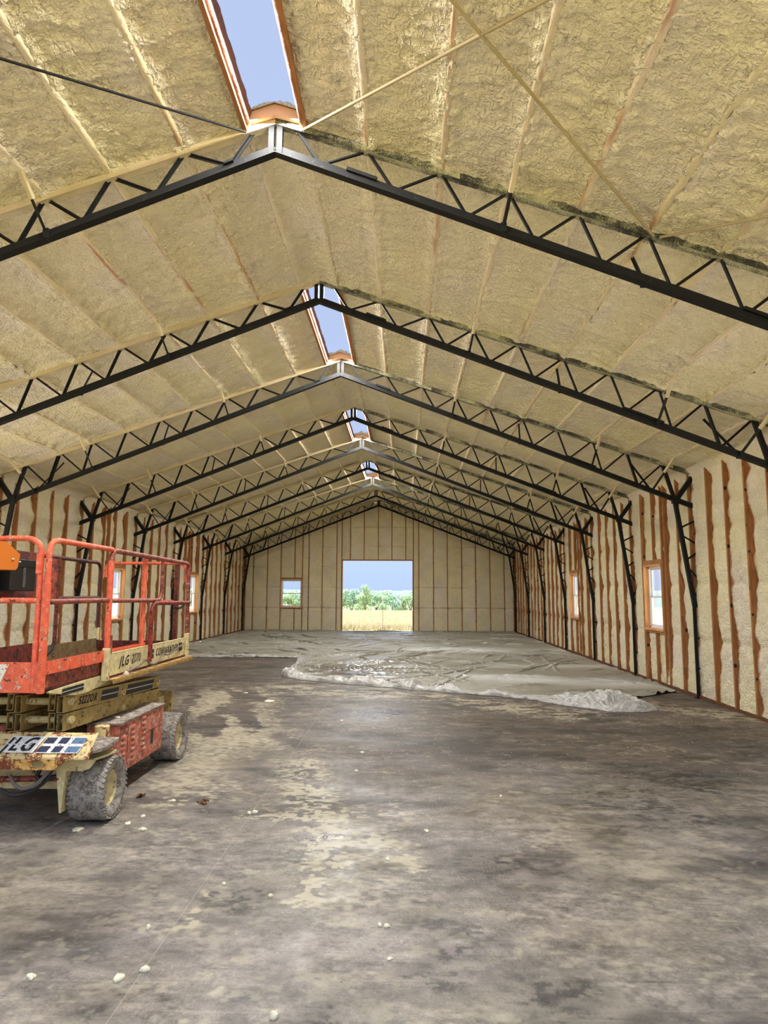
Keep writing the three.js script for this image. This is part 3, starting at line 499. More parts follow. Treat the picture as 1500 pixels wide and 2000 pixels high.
// crossed tie rods in the near bay
{
  const rodLine = (x1, z1, x2, z2) => [V(x1, tY(Math.abs(x1)) + 0.0, z1), V(x2, tY(Math.abs(x2)) + 0.0, z2)];
  const Z0 = ZT(0);
  const rods = [
    [[0.24, Z1 + 0.05, 3.05, Z0], 0.0125, M.rodFoam, 'foam-covered tie rod rising right from the ridge end of the near skylight'],
    [[3.27, Z1 + 0.05, 0.0, Z0], 0.0125, M.rodFoam, 'foam-covered tie rod crossing down right to the nearest frame'],
    [[3.32, Z1 + 0.06, 6.0, Z0], 0.012, M.rodFoam, 'pale tie rod leaving the picture at its right edge above the nearest frame'],
    [[-0.26, Z1 + 0.05, -3.2, Z0], 0.010, M.steel, 'dark speckled tie rod left of the near skylight'],
    [[-3.27, Z1 + 0.05, -0.3, Z0], 0.013, M.steel, 'black tie rod cut by the top left picture corner'],
  ];
  for (const [l, r, mat, label] of rods) { const [a, b] = rodLine(...l), L = a.distanceTo(b); const n = mesh('tie_rod', uvm(place(new THREE.CylinderGeometry(r, r, L, 10, 24).rotateX(Math.PI / 2).translate(0, 0, L / 2), a, b)), mat); tag(n, label, 'tie rod', 'crossed tie rods of the near bay'); }
}
// ------------------------------------------------------------------ the scissor lift
function decal(w, h, draw, px = 512) {   // flat print with clear ground
  const c = document.createElement('canvas'); c.width = px; c.height = Math.round(px * h / w);
  const x = c.getContext('2d'); x.clearRect(0, 0, c.width, c.height); draw(x, c.width, c.height);
  const t = new THREE.CanvasTexture(c); t.colorSpace = THREE.SRGBColorSpace; t.magFilter = THREE.LinearFilter;
  return std({ map: t, transparent: true, roughness: 0.5 });
}
function slantText(x, s, W, H, color, squeeze = 1, slant = -0.28) {
  x.save(); x.fillStyle = color; x.font = 'bold ' + Math.round(H * 1.1) + 'px sans-serif'; x.textBaseline = 'alphabetic';
  const m = x.measureText(s).width, k = (W - H * 0.3) / m * squeeze;
  x.transform(k, 0, slant, 1, H * 0.32, 0); x.fillText(s, 0, H * 0.9); x.restore();
}
function wear(x, W, H, n, seed, size = 6) { const r = rng(seed); x.globalCompositeOperation = 'destination-out'; for (let i = 0; i < n; i++) { x.beginPath(); x.ellipse(r() * W, r() * H, size * (0.3 + r()), size * (0.3 + r()) * 0.6, r() * 3, 0, 7); x.fill(); } x.globalCompositeOperation = 'source-over'; }
{
  const BX = -1.90, BZ = -6.2, lift = thing('scissor_lift', 'rusty orange and cream scissor lift with a railed platform, parked along the left wall', 'scissor lift', [BX, 0, BZ]);
  const part = (name, geo, mat, parent = lift, doUv = true) => { if (doUv) geo = uvm(geo, (name.length * 7 % 5) * 0.21); geo.translate(-BX, 0, -BZ); return mesh(name, geo, mat, parent); };
  const flat = (name, mat, w, h, pos, rot, parent = lift) => { const m = mesh(name, new THREE.PlaneGeometry(w, h), mat, parent); m.position.set(pos[0] - BX, pos[1], pos[2] - BZ); m.rotation.set(...rot, 'YXZ'); return m; };
  const pipe = (pts, r = 0.021, seg = 40) => tube(pts, r, seg, 10, false, 0.5);
  // a rail loop in a vertical plane: list of corners, rounded with radius rad
  function hoop(c, rad, r) {
    const path = new THREE.CurvePath(); let prev = V(...c[0]);
    for (let i = 1; i < c.length; i++) {
      const p = V(...c[i]);
      if (i < c.length - 1) { const q = V(...c[i + 1]), d1 = p.clone().sub(prev).normalize(), d2 = q.clone().sub(p).normalize(), s = p.clone().addScaledVector(d1, -rad), e = p.clone().addScaledVector(d2, rad); path.add(new THREE.LineCurve3(prev, s)); path.add(new THREE.QuadraticBezierCurve3(s, p, e)); prev = e; } else path.add(new THREE.LineCurve3(prev, p));
    }
    return new THREE.TubeGeometry(path, 14 * (c.length - 1) * 2, r, 10, false);
  }
  const XR = -1.375, XL = -2.40, ZF = -4.66, ZM = -5.66, ZR = -7.76, TOP = 2.095, MID = 1.662;

  // ---- wheels
  const tyreTex = paint([142, 133, 122], [96, 88, 80], 0.2, 0.55, 1 / 0.3, 8);
  const tyreMat = std({ map: tyreTex, roughness: 0.95 });
  function wheel(x, z, turn, side) {
    const g = new THREE.Group(); g.name = numbered('wheel'); g.position.set(x - BX, 0.235, z - BZ); g.rotation.y = turn; lift.add(g);
    const R = 0.235, w = 0.135, pr = [[0.125, -w * 0.72], [0.15, -w * 0.9], [0.19, -w], [0.215, -w * 0.97], [0.228, -w * 0.82], [0.232, -w * 0.4], [0.232, 0], [0.232, w * 0.4], [0.228, w * 0.82], [0.215, w * 0.97], [0.19, w], [0.15, w * 0.9], [0.125, w * 0.72]];
    const parts = [new THREE.LatheGeometry(pr.map((p) => new THREE.Vector2(p[0], p[1])), 64).rotateZ(Math.PI / 2)];
    const N = 38;   // tread: two rows of shoulder lugs and broken ribs between them
    for (let k = 0; k < N; k++) for (const [off, len, ang, lh, wd] of [[-0.11, 0.06, 0.45, 0.009, 0.026], [0.11, 0.06, -0.45, 0.009, 0.026], [-0.06, 0.05, -0.5, 0.005, 0.024], [0.06, 0.05, 0.5, 0.005, 0.024], [0, 0.06, 0.5, 0.004, 0.022]]) {
      const a = (k + (off > 0 ? 0.5 : 0) + (Math.abs(off) < 0.05 ? 0.3 : 0)) / N * Math.PI * 2;
      const b = new THREE.BoxGeometry(len, lh, wd).rotateY(ang).rotateZ(Math.abs(off) > 0.08 ? Math.sign(off) * -0.22 : 0).translate(off, R - 0.0035 - (Math.abs(off) > 0.08 ? 0.006 : 0), 0).rotateX(a); parts.push(b);
    }
    mesh('tyre', uvm(merge(parts)), tyreMat, g);
    const rim = mesh('rim', uvm(new THREE.LatheGeometry([[0.0, 0.02], [0.045, 0.02], [0.05, 0.035], [0.085, 0.03], [0.105, 0.06], [0.118, 0.085], [0.13, 0.1], [0.134, 0.098], [0.128, 0.07], [0.11, -0.06], [0.13, -0.1]].map((p) => new THREE.Vector2(p[0], p[1])), 40).rotateZ(-Math.PI / 2 * side)), M.cream, g);
    for (let k = 0; k < 5; k++) { const a = k / 5 * Math.PI * 2, n = mesh('wheel_nut', cyl(0.009, 0.02, 6).rotateZ(Math.PI / 2).translate(side * 0.042, Math.cos(a) * 0.065, Math.sin(a) * 0.065), M.zinc, rim); n.name = 'wheel_nut'; }
    mesh('hub', cyl(0.03, 0.04, 14).rotateZ(Math.PI / 2).translate(side * 0.035, 0, 0), M.creamRust, g);
  }
  wheel(-1.222, -5.30, 0.02, 1); wheel(-1.315, -7.13, 0, 1); wheel(-2.585, -5.30, 0.02, -1); wheel(-2.49, -7.13, 0, -1);

  // ---- chassis
  part('chassis_frame', merge([rbox(-2.28, -1.55, 0.30, 0.52, -5.35, -7.45), rbox(-2.35, -1.40, 0.44, 0.50, -4.98, -5.5), rbox(-2.40, -1.50, 0.40, 0.60, -7.30, -7.5)]), M.cream);
  part('axle_beam', merge([rbox(-2.40, -1.42, 0.24, 0.41, -5.20, -5.40, 0.01), rbox(-2.4, -1.45, 0.2, 0.27, -7.06, -7.2, 0.01)]), M.cream);
  part('rear_outrigger', merge([rbox(-1.56, -1.41, 0.428, 0.645, -7.46, -7.5, 0.004), rbox(-1.60, -1.52, 0.44, 0.64, -6.9, -7.5, 0.004)]), M.creamArm);
  // front bumper: sloped lettered plate above an upright rusty one with openings
  const bump = part('front_bumper', extrude([[-0.0, 0.705], [-0.02, 0.715], [0.14, 0.575], [0.14, 0.56], [0.125, 0.56]].map(([a, b]) => [a, b]), 1.62).rotateY(-Math.PI / 2).translate(-1.11, -0.018, -5.0), M.creamRust);
  {
    const s = new THREE.Shape([[-2.62, 0.548], [-1.24, 0.548], [-1.36, 0.468], [-2.50, 0.468]].map((p) => new THREE.Vector2(...p)));
    for (const cx of [-1.475, -2.33]) { const h = new THREE.Path(); h.absellipse(cx, 0.508, 0.05, 0.032, 0, Math.PI * 2, true); s.holes.push(h); }
    part('bumper_face', new THREE.ExtrudeGeometry(s, { depth: 0.012, bevelEnabled: false, curveSegments: 14 }).translate(0, 0, -4.875), std({ map: paint([206, 158, 84], [118, 58, 30], 0.02, 0.85, 1 / 0.5, 9), roughness: 0.8 }));
  }
  const bumpMat = decal(0.62, 0.15, (x, W, H) => {
    x.fillStyle = '#e8e4da'; x.save(); x.transform(1, 0, -0.3, 1, H * 0.3, 0); x.fillRect(0, H * 0.04, W * 0.42, H * 0.92); x.fillRect(W * 0.46, H * 0.04, W * 0.5, H * 0.92); x.restore();
    slantText(x, 'JLG', W * 0.46, H * 0.95, '#23232c', 1, -0.35);
    for (const y of [0.1, 0.58]) for (const [a, b] of [[0.48, 0.61], [0.66, 0.77], [0.82, 0.98]]) { x.fillStyle = a > 0.8 ? '#5d7590' : '#34384e'; x.save(); x.transform(1, 0, -0.3, 1, H * 0.3, 0); x.fillRect(W * (a - 0.03), H * y, W * (b - a), H * 0.34); x.restore(); }
    x.fillStyle = '#e8e4da'; x.fillRect(W * 0.06, H * 0.47, W * 0.3, H * 0.05);
    wear(x, W, H, 130, 5, 7);
  }, 768);
  flat('lettering', bumpMat, 0.60, 0.155, [-1.475, 0.630, -4.928], [-0.86, 0, 0]);
  part('bumper_step', extrude([[-1.32, -4.90], [-1.13, -4.93], [-1.08, -5.1], [-1.12, -5.42], [-1.32, -5.45]], 0.022).rotateX(Math.PI / 2).translate(0, 0.582, 0), M.dustTop).scale.z = 1;
  lift.children[lift.children.length - 1].geometry.computeVertexNormals();
  // steering yoke over the right front wheel and its tapering inner plate
  part('steering_yoke', merge([extrude([[-1.41, -5.04], [-1.16, -5.04], [-1.115, -5.2], [-1.11, -5.36], [-1.41, -5.40]], 0.016).rotateX(Math.PI / 2).translate(0, 0.503, 0), extrude([[-1.425, 0.503], [-1.15, 0.503], [-1.13, 0.495], [-1.17, 0.44], [-1.22, 0.42], [-1.425, 0.42]], 0.014).translate(0, 0, -5.045), extrude([[-1.425, 0.43], [-1.35, 0.43], [-1.372, 0.12], [-1.385, 0.12]], 0.09).translate(0, 0, -5.13)]), M.cream);
  part('steering_cylinder', merge([place(cyl(0.022, 0.9, 12).rotateX(Math.PI / 2).translate(0, 0, 0.45), V(-2.3, 0.33, -5.08), V(-1.4, 0.36, -5.06))]), M.orangeWorn);
  part('pivot_post', merge([cyl(0.06, 0.14, 20).translate(-1.39, 0.54, -5.70), new THREE.SphereGeometry(0.06, 16, 8, 0, 7, 0, 1.57).scale(1, 0.25, 1).translate(-1.39, 0.61, -5.70)]), M.creamRust);

  // ---- battery boxes on both sides
  for (const s of [1, -1]) {
    const x0 = s > 0 ? -1.285 : -2.525, x1 = s > 0 ? -1.565 : -2.265;
    const b = part('side_box', rbox(x0, x1, 0.185, 0.60, -5.79, -6.84, 0.008), M.orangeBox);
    part('box_lid', rbox(x0 + s * 0.012, x1, 0.60, 0.618, -5.775, -6.86, 0.004), M.dustTop, b);
    if (s < 0) continue;
    for (const [z, y0, n] of [[-5.885, 0.475, 6], [-6.10, 0.525, 7], [-6.345, 0.56, 7]]) for (let k = 0; k < n; k++) {
      const y = y0 - k * 0.047, g = grid(lin(-0.05, 0.05, 8), lin(0, 1, 5), (a, v) => { const e = 1 - (a / 0.05) ** 2, o = Math.sin(v * Math.PI * 0.5) * 0.014 * Math.sqrt(Math.max(0, e)); return [x0 + 0.001 + o, y + 0.026 * (1 - v), z + a, a, v * 0.05]; }, false);
      const m = part('louver', g, M.orangeBox, b); m.name = 'louver'; m.material = std({ map: boxTex, roughness: 0.7, side: THREE.DoubleSide });
    }
    part('box_opening', box(x0 - 0.02, x0 + 0.0015, 0.285, 0.42, -6.53, -6.60), M.black, b);
    part('door_seam', merge([box(x0, x0 + 0.002, 0.415, 0.419, -6.40, -6.80), box(x0, x0 + 0.002, 0.21, 0.56, -5.985, -5.989)]), M.black, b);
    const worn = decal(0.16, 0.1, (x, W, H) => { x.fillStyle = '#2a1a14'; for (let r = 0; r < 2; r++) for (let k = 0; k < 6; k++) { x.fillRect(W * (0.02 + k * 0.165), H * (0.04 + r * 0.5), W * 0.05, H * 0.42); x.fillRect(W * (0.02 + k * 0.165), H * (0.04 + r * 0.5 + (k % 3) * 0.15), W * 0.13, H * 0.09); } wear(x, W, H, 90, 11, 8); }, 256);
    flat('worn_lettering', worn, 0.17, 0.1, [x0 + 0.002, 0.535, -5.895], [0, Math.PI / 2, 0], b).position.set(x0 + 0.002 - BX, 0.535, -5.895 - BZ);
  }

  // ---- scissor stack: three pairs of hollow arms on two levels, cross tubes, pins
  const hollow = (x, ya, za, yb, zb, w, h) => { const o = [[-w / 2, -h / 2], [w / 2, -h / 2], [w / 2, h / 2], [-w / 2, h / 2]], t = 0.006, s = new THREE.Shape(o.map((p) => new THREE.Vector2(...p))); s.holes.push(new THREE.Path([[-w / 2 + t, -h / 2 + t], [-w / 2 + t, h / 2 - t], [w / 2 - t, h / 2 - t], [w / 2 - t, -h / 2 + t]].map((p) => new THREE.Vector2(...p)))); const L = Math.hypot(yb - ya, zb - za); return place(new THREE.ExtrudeGeometry(s, { depth: L, bevelEnabled: false }), V(x, ya, za), V(x, yb, zb)); };
  const AX = [-1.505, -1.588, -1.835, -1.915, -2.17, -2.25]; let outerArm;
  AX.forEach((x, i) => {
    const inn = i % 2, u = part('scissor_arm', hollow(x, 0.868 + inn * 0.01, -5.20 - inn * 0.03, 0.772, -7.22, 0.052, 0.128), M.creamArm);
    part('scissor_arm', hollow(x, 0.728 + inn * 0.006, -5.21 - inn * 0.03, 0.655, -7.24, 0.052, 0.128), M.creamArm);
    if (i === 0) outerArm = u;
  });
  part('cross_tube', cyl(0.029, 0.86, 16).rotateZ(Math.PI / 2).translate(-1.885, 0.878, -5.29), M.cream);
  part('cross_tube', cyl(0.029, 1.10, 16).rotateZ(Math.PI / 2).translate(-2.0, 0.738, -5.29), M.cream);
  for (const [y, z] of [[0.878, -5.34], [0.735, -5.33], [0.806, -6.29], [0.66, -6.30], [0.772, -7.17]]) part('pin_head', merge([cyl(0.03, 0.014, 18).rotateZ(Math.PI / 2).translate(-1.472, y, z), cyl(0.016, 0.03, 10).rotateZ(Math.PI / 2).translate(-1.468, y, z)]), M.creamRust);
  const slope = -Math.atan2(0.868 - 0.772, 2.02);
  const armMark = (name, mat, w, h, z) => flat(name, mat, w, h, [-1.476, lerp(0.868, 0.772, (-5.2 - z) / 2.02), z], [0, Math.PI / 2, slope]);
  armMark('lettering', decal(0.3, 0.09, (x, W, H) => slantText(x, 'SIZZOR', W, H * 0.92, '#15150f', 1, -0.25), 512), 0.36, 0.088, -5.60);
  const stripes = (r) => decal(0.3, 0.1, (x, W, H) => { x.fillStyle = '#15161a'; x.transform(1, 0, -0.2 * r, 1, H * 0.2 * r, 0); x.fillRect(0, 0, W - H * 0.2 * r, H * 0.44); x.fillRect(0, H * 0.56, W - H * 0.2 * r, H * 0.44); x.fillStyle = '#c9c4b4'; x.fillRect(0, H * 0.44, W - H * 0.2 * r, H * 0.1); }, 256);
  armMark('stripe_print', stripes(1), 0.37, 0.088, -6.02); armMark('stripe_print', stripes(1), 0.72, 0.088, -6.72);
  // platform carrier on top of the stack
  part('carrier_beam', merge([rbox(-1.50, -1.44, 0.925, 0.985, -5.20, -7.36, 0.004), rbox(-2.30, -2.24, 0.925, 0.985, -5.20, -7.36, 0.004)]), M.creamArm);
  part('slide_bracket', extrude([[4.83, 1.018], [5.30, 1.028], [5.74, 1.03], [5.86, 0.985], [5.76, 0.958], [5.45, 0.93], [5.25, 0.935], [4.84, 1.008]], 0.014, 0.003).rotateY(Math.PI / 2).translate(-1.425, 0, 0), M.cream);
  for (const [z, y] of [[-5.62, 0.998], [-5.73, 0.995]]) part('bolt_head', cyl(0.014, 0.016, 6).rotateZ(Math.PI / 2).translate(-1.402, y, z), M.zinc);
  flat('stripe_print', stripes(0), 0.34, 0.05, [-1.4045, 0.985, -5.19], [0, Math.PI / 2, 0]);

  // ---- platform deck, toe boards, tread-plate lip
  part('platform_deck', merge([rbox(XL, XR, 0.985, 1.02, ZM, ZR, 0.004), rbox(XL + 0.03, XR - 0.035, 1.03, 1.05, ZF, ZM - 0.9, 0.004)]), M.orangeDark);
  const toeR = part('toe_board', merge([box(XR - 0.008, XR, 1.01, 1.20, ZM - 0.02, ZR), box(XR - 0.03, XR, 1.198, 1.208, ZM - 0.02, ZR)]), M.cream);
  flat('lettering', decal(0.4, 0.12, (x, W, H) => { slantText(x, 'JLG', W * 0.5, H * 0.95, '#17181a', 1, -0.25); x.save(); x.translate(W * 0.5, 0); slantText(x, '2070', W * 0.5, H * 0.9, '#4a4640', 1, -0.05); x.restore(); wear(x, W, H, 60, 3, 6); }, 512), 0.50, 0.115, [XR + 0.002, 1.115, -6.17], [0, Math.PI / 2, 0], toeR);
  flat('lettering', decal(0.6, 0.1, (x, W, H) => { x.fillStyle = '#1b1b1b'; x.fillRect(0, H * 0.1, W * 0.06, H * 0.36); x.fillRect(0, H * 0.56, W * 0.06, H * 0.36); x.save(); x.translate(W * 0.09, 0); slantText(x, 'COMMANDER', W * 0.76, H * 0.92, '#1c1a16', 1, -0.2); x.restore(); x.fillStyle = '#1b1b1b'; x.fillRect(W * 0.87, H * 0.05, W * 0.13, H * 0.4); x.fillRect(W * 0.87, H * 0.55, W * 0.13, H * 0.4); }, 768), 0.92, 0.10, [XR + 0.002, 1.12, -7.16], [0, Math.PI / 2, 0], toeR);
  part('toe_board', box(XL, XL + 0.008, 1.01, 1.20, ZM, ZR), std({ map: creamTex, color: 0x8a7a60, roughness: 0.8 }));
  part('toe_board', box(XL, XR, 1.01, 1.17, ZR + 0.008, ZR), M.orangeDark);
  {
    const rib = [rbox(XR, XR + 0.062, 0.985, 0.996, ZM - 0.05, ZR - 0.06, 0.003), rbox(XR + 0.05, XR + 0.062, 0.955, 0.996, ZM - 0.05, ZR - 0.06, 0.003)];
    for (let z = ZM - 0.06; z > ZR - 0.05; z -= 0.017) rib.push(new THREE.BoxGeometry(0.005, 0.045, 0.006).rotateX(0.5).translate(XR + 0.0635, 0.975, z));
    part('tread_lip', merge(rib), std({ map: paint([196, 160, 92], [110, 74, 44], 0.2, 0.8, 1 / 0.4, 12), roughness: 0.7 }));
  }
  // roll-out deck: red toe boards
  const ft = part('front_toe_board', merge([rbox(XL, XR + 0.005, 1.035, 1.243, ZF + 0.012, ZF, 0.003)]), M.orange);
  flat('peeled_label', decal(0.3, 0.2, (x, W, H) => { x.fillStyle = '#b9b6b8'; x.beginPath(); x.moveTo(0, H * 0.08); x.lineTo(W * 0.8, 0); x.lineTo(W * 0.72, H * 0.5); x.lineTo(W * 0.86, H); x.lineTo(W * 0.05, H * 0.9); x.fill(); x.fillStyle = '#e0563c'; x.fillRect(0, H * 0.2, W * 0.5, H * 0.06); x.fillStyle = '#ded8c4'; x.beginPath(); x.moveTo(W * 0.55, 0); x.lineTo(W * 0.98, 0); x.lineTo(W * 0.8, H * 0.75); x.lineTo(W * 0.42, H * 0.65); x.fill(); wear(x, W, H, 30, 8, 9); }, 256), 0.30, 0.17, [-1.745, 1.145, ZF + 0.0145], [0, 0, 0], ft);
  part('side_toe_board', box(XR - 0.012, XR - 0.004, 1.15, 1.243, ZF, ZM - 0.05), M.orange);
  part('side_toe_board', box(XR - 0.045, XR - 0.037, 1.03, 1.16, ZF - 0.02, ZM - 0.05), M.orangeWorn);
  part('side_toe_board', box(XL, XL + 0.01, 1.03, 1.243, ZF, ZM - 0.8), M.orangeDark);
  part('roller_pad', rbox(XR - 0.037, XR - 0.02, 1.05, 1.14, ZF - 0.06, ZF - 0.14, 0.004), M.orangeWorn);
  part('slide_toe_board', box(XR - 0.055, XR - 0.045, 1.10, 1.235, ZM - 0.1, ZM - 0.98), M.orange);

  // ---- guard rails
  const r = 0.0205;
  part('front_rail', merge([hoop([[XR - 0.055, 1.05, ZF], [XR - 0.055, TOP + 0.015, ZF], [XL + 0.03, TOP + 0.015, ZF], [XL + 0.03, 1.05, ZF]], 0.12, r), pipe([[XR - 0.05, MID + 0.008, ZF], [XL + 0.04, MID + 0.008, ZF]], r, 8), rbox(XR - 0.075, XR - 0.037, 1.86, 2.0, ZF + 0.012, ZF + 0.03, 0.003)]), M.orange);
  part('corner_post', merge([hoop([[XR, 1.03, ZF], [XR, TOP + 0.01, ZF], [XR, TOP, ZM - 0.02]], 0.12, r + 0.001), rbox(XR - 0.02, XR + 0.02, 1.03, 1.80, ZF + 0.021, ZF - 0.021, 0.004)]), M.orange);
  part('side_rail', merge([pipe([[XR, MID, ZF - 0.02], [XR, MID, ZM]], r, 8)]), M.orangeWorn);
  part('main_rail', merge([hoop([[XR, 1.02, ZM - 0.01], [XR, TOP - 0.005, ZM - 0.01], [XR, TOP - 0.035, ZR], [XR, 1.0, ZR]], 0.1, r + 0.003)]), M.orangeWorn);
  part('front_post', merge([pipe([[XR + 0.004, 1.22, ZM - 0.005], [XR + 0.004, 2.0, ZM - 0.005]], r + 0.004, 6)]), M.orange);
  part('post_foot', merge([rbox(XR - 0.024, XR + 0.028, 0.985, 1.26, ZM + 0.024, ZM - 0.034, 0.008)]), M.cream);
  part('post_foot', merge([rbox(XR - 0.022, XR + 0.026, 0.985, 1.26, ZR + 0.025, ZR - 0.025, 0.008)]), M.cream);
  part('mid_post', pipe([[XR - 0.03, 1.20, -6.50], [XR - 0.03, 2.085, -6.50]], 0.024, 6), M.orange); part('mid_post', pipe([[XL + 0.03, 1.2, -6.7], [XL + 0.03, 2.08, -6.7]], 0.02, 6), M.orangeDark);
  part('gate_upper', merge([hoop([[XR + 0.002, MID - 0.005, ZM], [XR + 0.002, MID - 0.015, -6.90], [XR + 0.002, 2.07, -6.90]], 0.13, r)]), M.orangeWorn);
  part('gate_lower', merge([hoop([[XR + 0.012, 1.05, -6.62], [XR + 0.012, MID - 0.04, -6.62], [XR + 0.012, MID - 0.055, ZR]], 0.13, r + 0.002)]), std({ map: orangeWornTex, color: 0xf0a890, roughness: 0.6 }));
  part('latch_post', rbox(XR - 0.03, XR + 0.0, 1.2, 1.36, ZM - 0.09, ZM - 0.12, 0.004), M.orangeWorn);
  part('rear_rail', merge([hoop([[XL + 0.03, 1.9, ZR - 0.01], [XL + 0.03, TOP - 0.03, ZR - 0.01], [XR - 0.035, TOP - 0.03, ZR - 0.01], [XR - 0.035, 1.85, ZR - 0.01]], 0.1, r - 0.002), pipe([[XL + 0.03, MID - 0.04, ZR], [XR - 0.16, MID - 0.04, ZR]], r - 0.003, 6)]), M.orange);
  part('rear_post', rbox(-1.545, -1.505, 1.0, 2.06, ZR + 0.0, ZR - 0.04, 0.004), M.orangeDark);
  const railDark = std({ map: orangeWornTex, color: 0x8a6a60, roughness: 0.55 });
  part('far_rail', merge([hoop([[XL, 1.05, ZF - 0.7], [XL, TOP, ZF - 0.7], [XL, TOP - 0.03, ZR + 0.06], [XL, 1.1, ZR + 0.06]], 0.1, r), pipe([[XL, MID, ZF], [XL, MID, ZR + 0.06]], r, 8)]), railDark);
  part('post_foot', rbox(XL - 0.02, XL + 0.02, 1.18, 1.32, ZR + 0.08, ZR + 0.04, 0.004), M.cream);
  part('gusset_plate', extrude([[6.56, 2.06], [6.68, 2.06], [6.72, 1.9], [6.70, 1.66], [6.58, 1.66]], 0.012, 0.002).rotateY(Math.PI / 2).translate(XL + 0.02, 0, 0), M.orangeWorn);
  // chain across the gate at the back, link by link
  { const a = V(XR - 0.02, 1.605, ZR + 0.02), b = V(-1.51, 1.55, ZR + 0.03), ls = [];
    for (let k = 0; k < 11; k++) { const t = (k + 0.5) / 11, p = a.clone().lerp(b, t); p.y -= 0.03 * Math.sin(t * Math.PI); ls.push(new THREE.TorusGeometry(0.011, 0.0035, 6, 10).scale(1.4, 1, 1).rotateX(k % 2 ? 1.57 : 0).rotateZ(0.25).translate(p.x, p.y, p.z)); }
    ls.push(new THREE.TorusGeometry(0.026, 0.006, 6, 14).rotateX(1.57).translate(XR, 1.62, ZR)); part('gate_chain', merge(ls), M.black); }
  // cable lying on the lip, hose on the deck
  part('loose_cable', tube([[XR + 0.02, 1.01, -6.02], [XR + 0.035, 1.03, -6.18], [XR + 0.03, 1.05, -6.36], [XR + 0.028, 1.085, -6.48], [XR + 0.03, 1.03, -6.6], [XR + 0.03, 1.025, -6.78], [XR + 0.02, 1.09, -6.95], [XR + 0.03, 1.075, -7.1], [XR + 0.025, 1.12, -7.4], [XR + 0.012, 1.15, -7.62]], 0.008, 60, 6), M.hoseGrey);
  part('deck_hose', tube([[-1.93, 1.05, -5.2], [-1.86, 1.12, -5.4], [-1.8, 1.24, -5.55], [-1.79, 1.30, -5.58]], 0.014, 20, 7), M.hose);
  // ---- control station hung on the far rail
  const panel = part('control_panel', rbox(-2.385, -2.37, 1.655, 2.10, -5.2, -6.33, 0.003), M.orangeDark);
  const holder = part('document_box', merge([rbox(-2.37, -2.20, 1.735, 2.005, -5.60, -5.985, 0.012), rbox(-2.205, -2.19, 1.945, 2.012, -5.595, -5.99, 0.006)]), M.black);
  flat('embossed_lettering', decal(0.2, 0.06, (x, W, H) => { x.strokeStyle = '#8f8f8a'; x.lineWidth = 3; x.font = 'bold ' + H * 0.8 + 'px sans-serif'; x.strokeText('SIZZOR', 4, H * 0.82); wear(x, W, H, 60, 21, 6); }, 256), 0.21, 0.06, [-2.188, 1.87, -5.775], [0, Math.PI / 2, Math.PI / 2], holder);
  part('box_screw', merge([new THREE.SphereGeometry(0.011, 10, 6).translate(-2.188, 1.985, -5.69)]), M.zinc, holder);
  const cb = part('control_box', extrude([[5.10, 2.13], [5.24, 2.145], [5.315, 2.14], [5.53, 2.04], [5.505, 1.93], [5.48, 1.912], [5.10, 1.905]], 0.14, 0.006).rotateY(Math.PI / 2).translate(-2.24, 0, 0), M.control);
  part('box_screw', merge([new THREE.SphereGeometry(0.013, 10, 6).translate(-2.092, 1.995, -5.425)]), M.zinc, cb);
  part('control_lever', merge([cyl(0.012, 0.12, 8).translate(-2.2, 2.17, -5.32), new THREE.SphereGeometry(0.024, 12, 8).translate(-2.2, 2.23, -5.32)]), M.black, cb);
  part('junction_box', rbox(-2.37, -2.31, 1.85, 1.94, -5.42, -5.56, 0.006), M.hoseGrey);
  // ---- hydraulic hoses
  part('hydraulic_hose', tube([[-1.72, 0.40, -4.96], [-1.66, 0.35, -4.92], [-1.60, 0.32, -4.93], [-1.52, 0.35, -4.95], [-1.44, 0.44, -4.98], [-1.42, 0.55, -5.05]], 0.013, 40, 8), M.hoseGrey);
  part('hydraulic_hose', tube([[-1.80, 0.30, -4.98], [-1.68, 0.27, -4.95], [-1.55, 0.30, -4.98], [-1.46, 0.38, -5.0], [-1.43, 0.5, -5.02], [-1.42, 0.56, -5.1]], 0.013, 40, 8), M.hose);
  part('hydraulic_hose', tube([[-1.36, 0.40, -5.14], [-1.44, 0.375, -5.04], [-1.53, 0.37, -5.0], [-1.54, 0.42, -5.02], [-1.48, 0.5, -5.05]], 0.015, 40, 8), M.black);
  part('hydraulic_hose', tube([[-1.52, 0.86, -5.32], [-1.545, 0.8, -5.26], [-1.55, 0.72, -5.26], [-1.55, 0.62, -5.3], [-1.55, 0.54, -5.35]], 0.016, 30, 8), M.black);
  part('hydraulic_hose', tube([[-1.92, 0.93, -5.32], [-1.875, 0.86, -5.26], [-1.88, 0.76, -5.25], [-1.87, 0.66, -5.3], [-1.87, 0.54, -5.35]], 0.016, 30, 8), M.black);
  part('hose_guide', merge([rbox(-1.64, -1.56, 0.52, 0.66, -5.22, -5.25, 0.004), rbox(-1.91, -1.83, 0.52, 0.66, -5.22, -5.25, 0.004)]), M.creamRust);
}
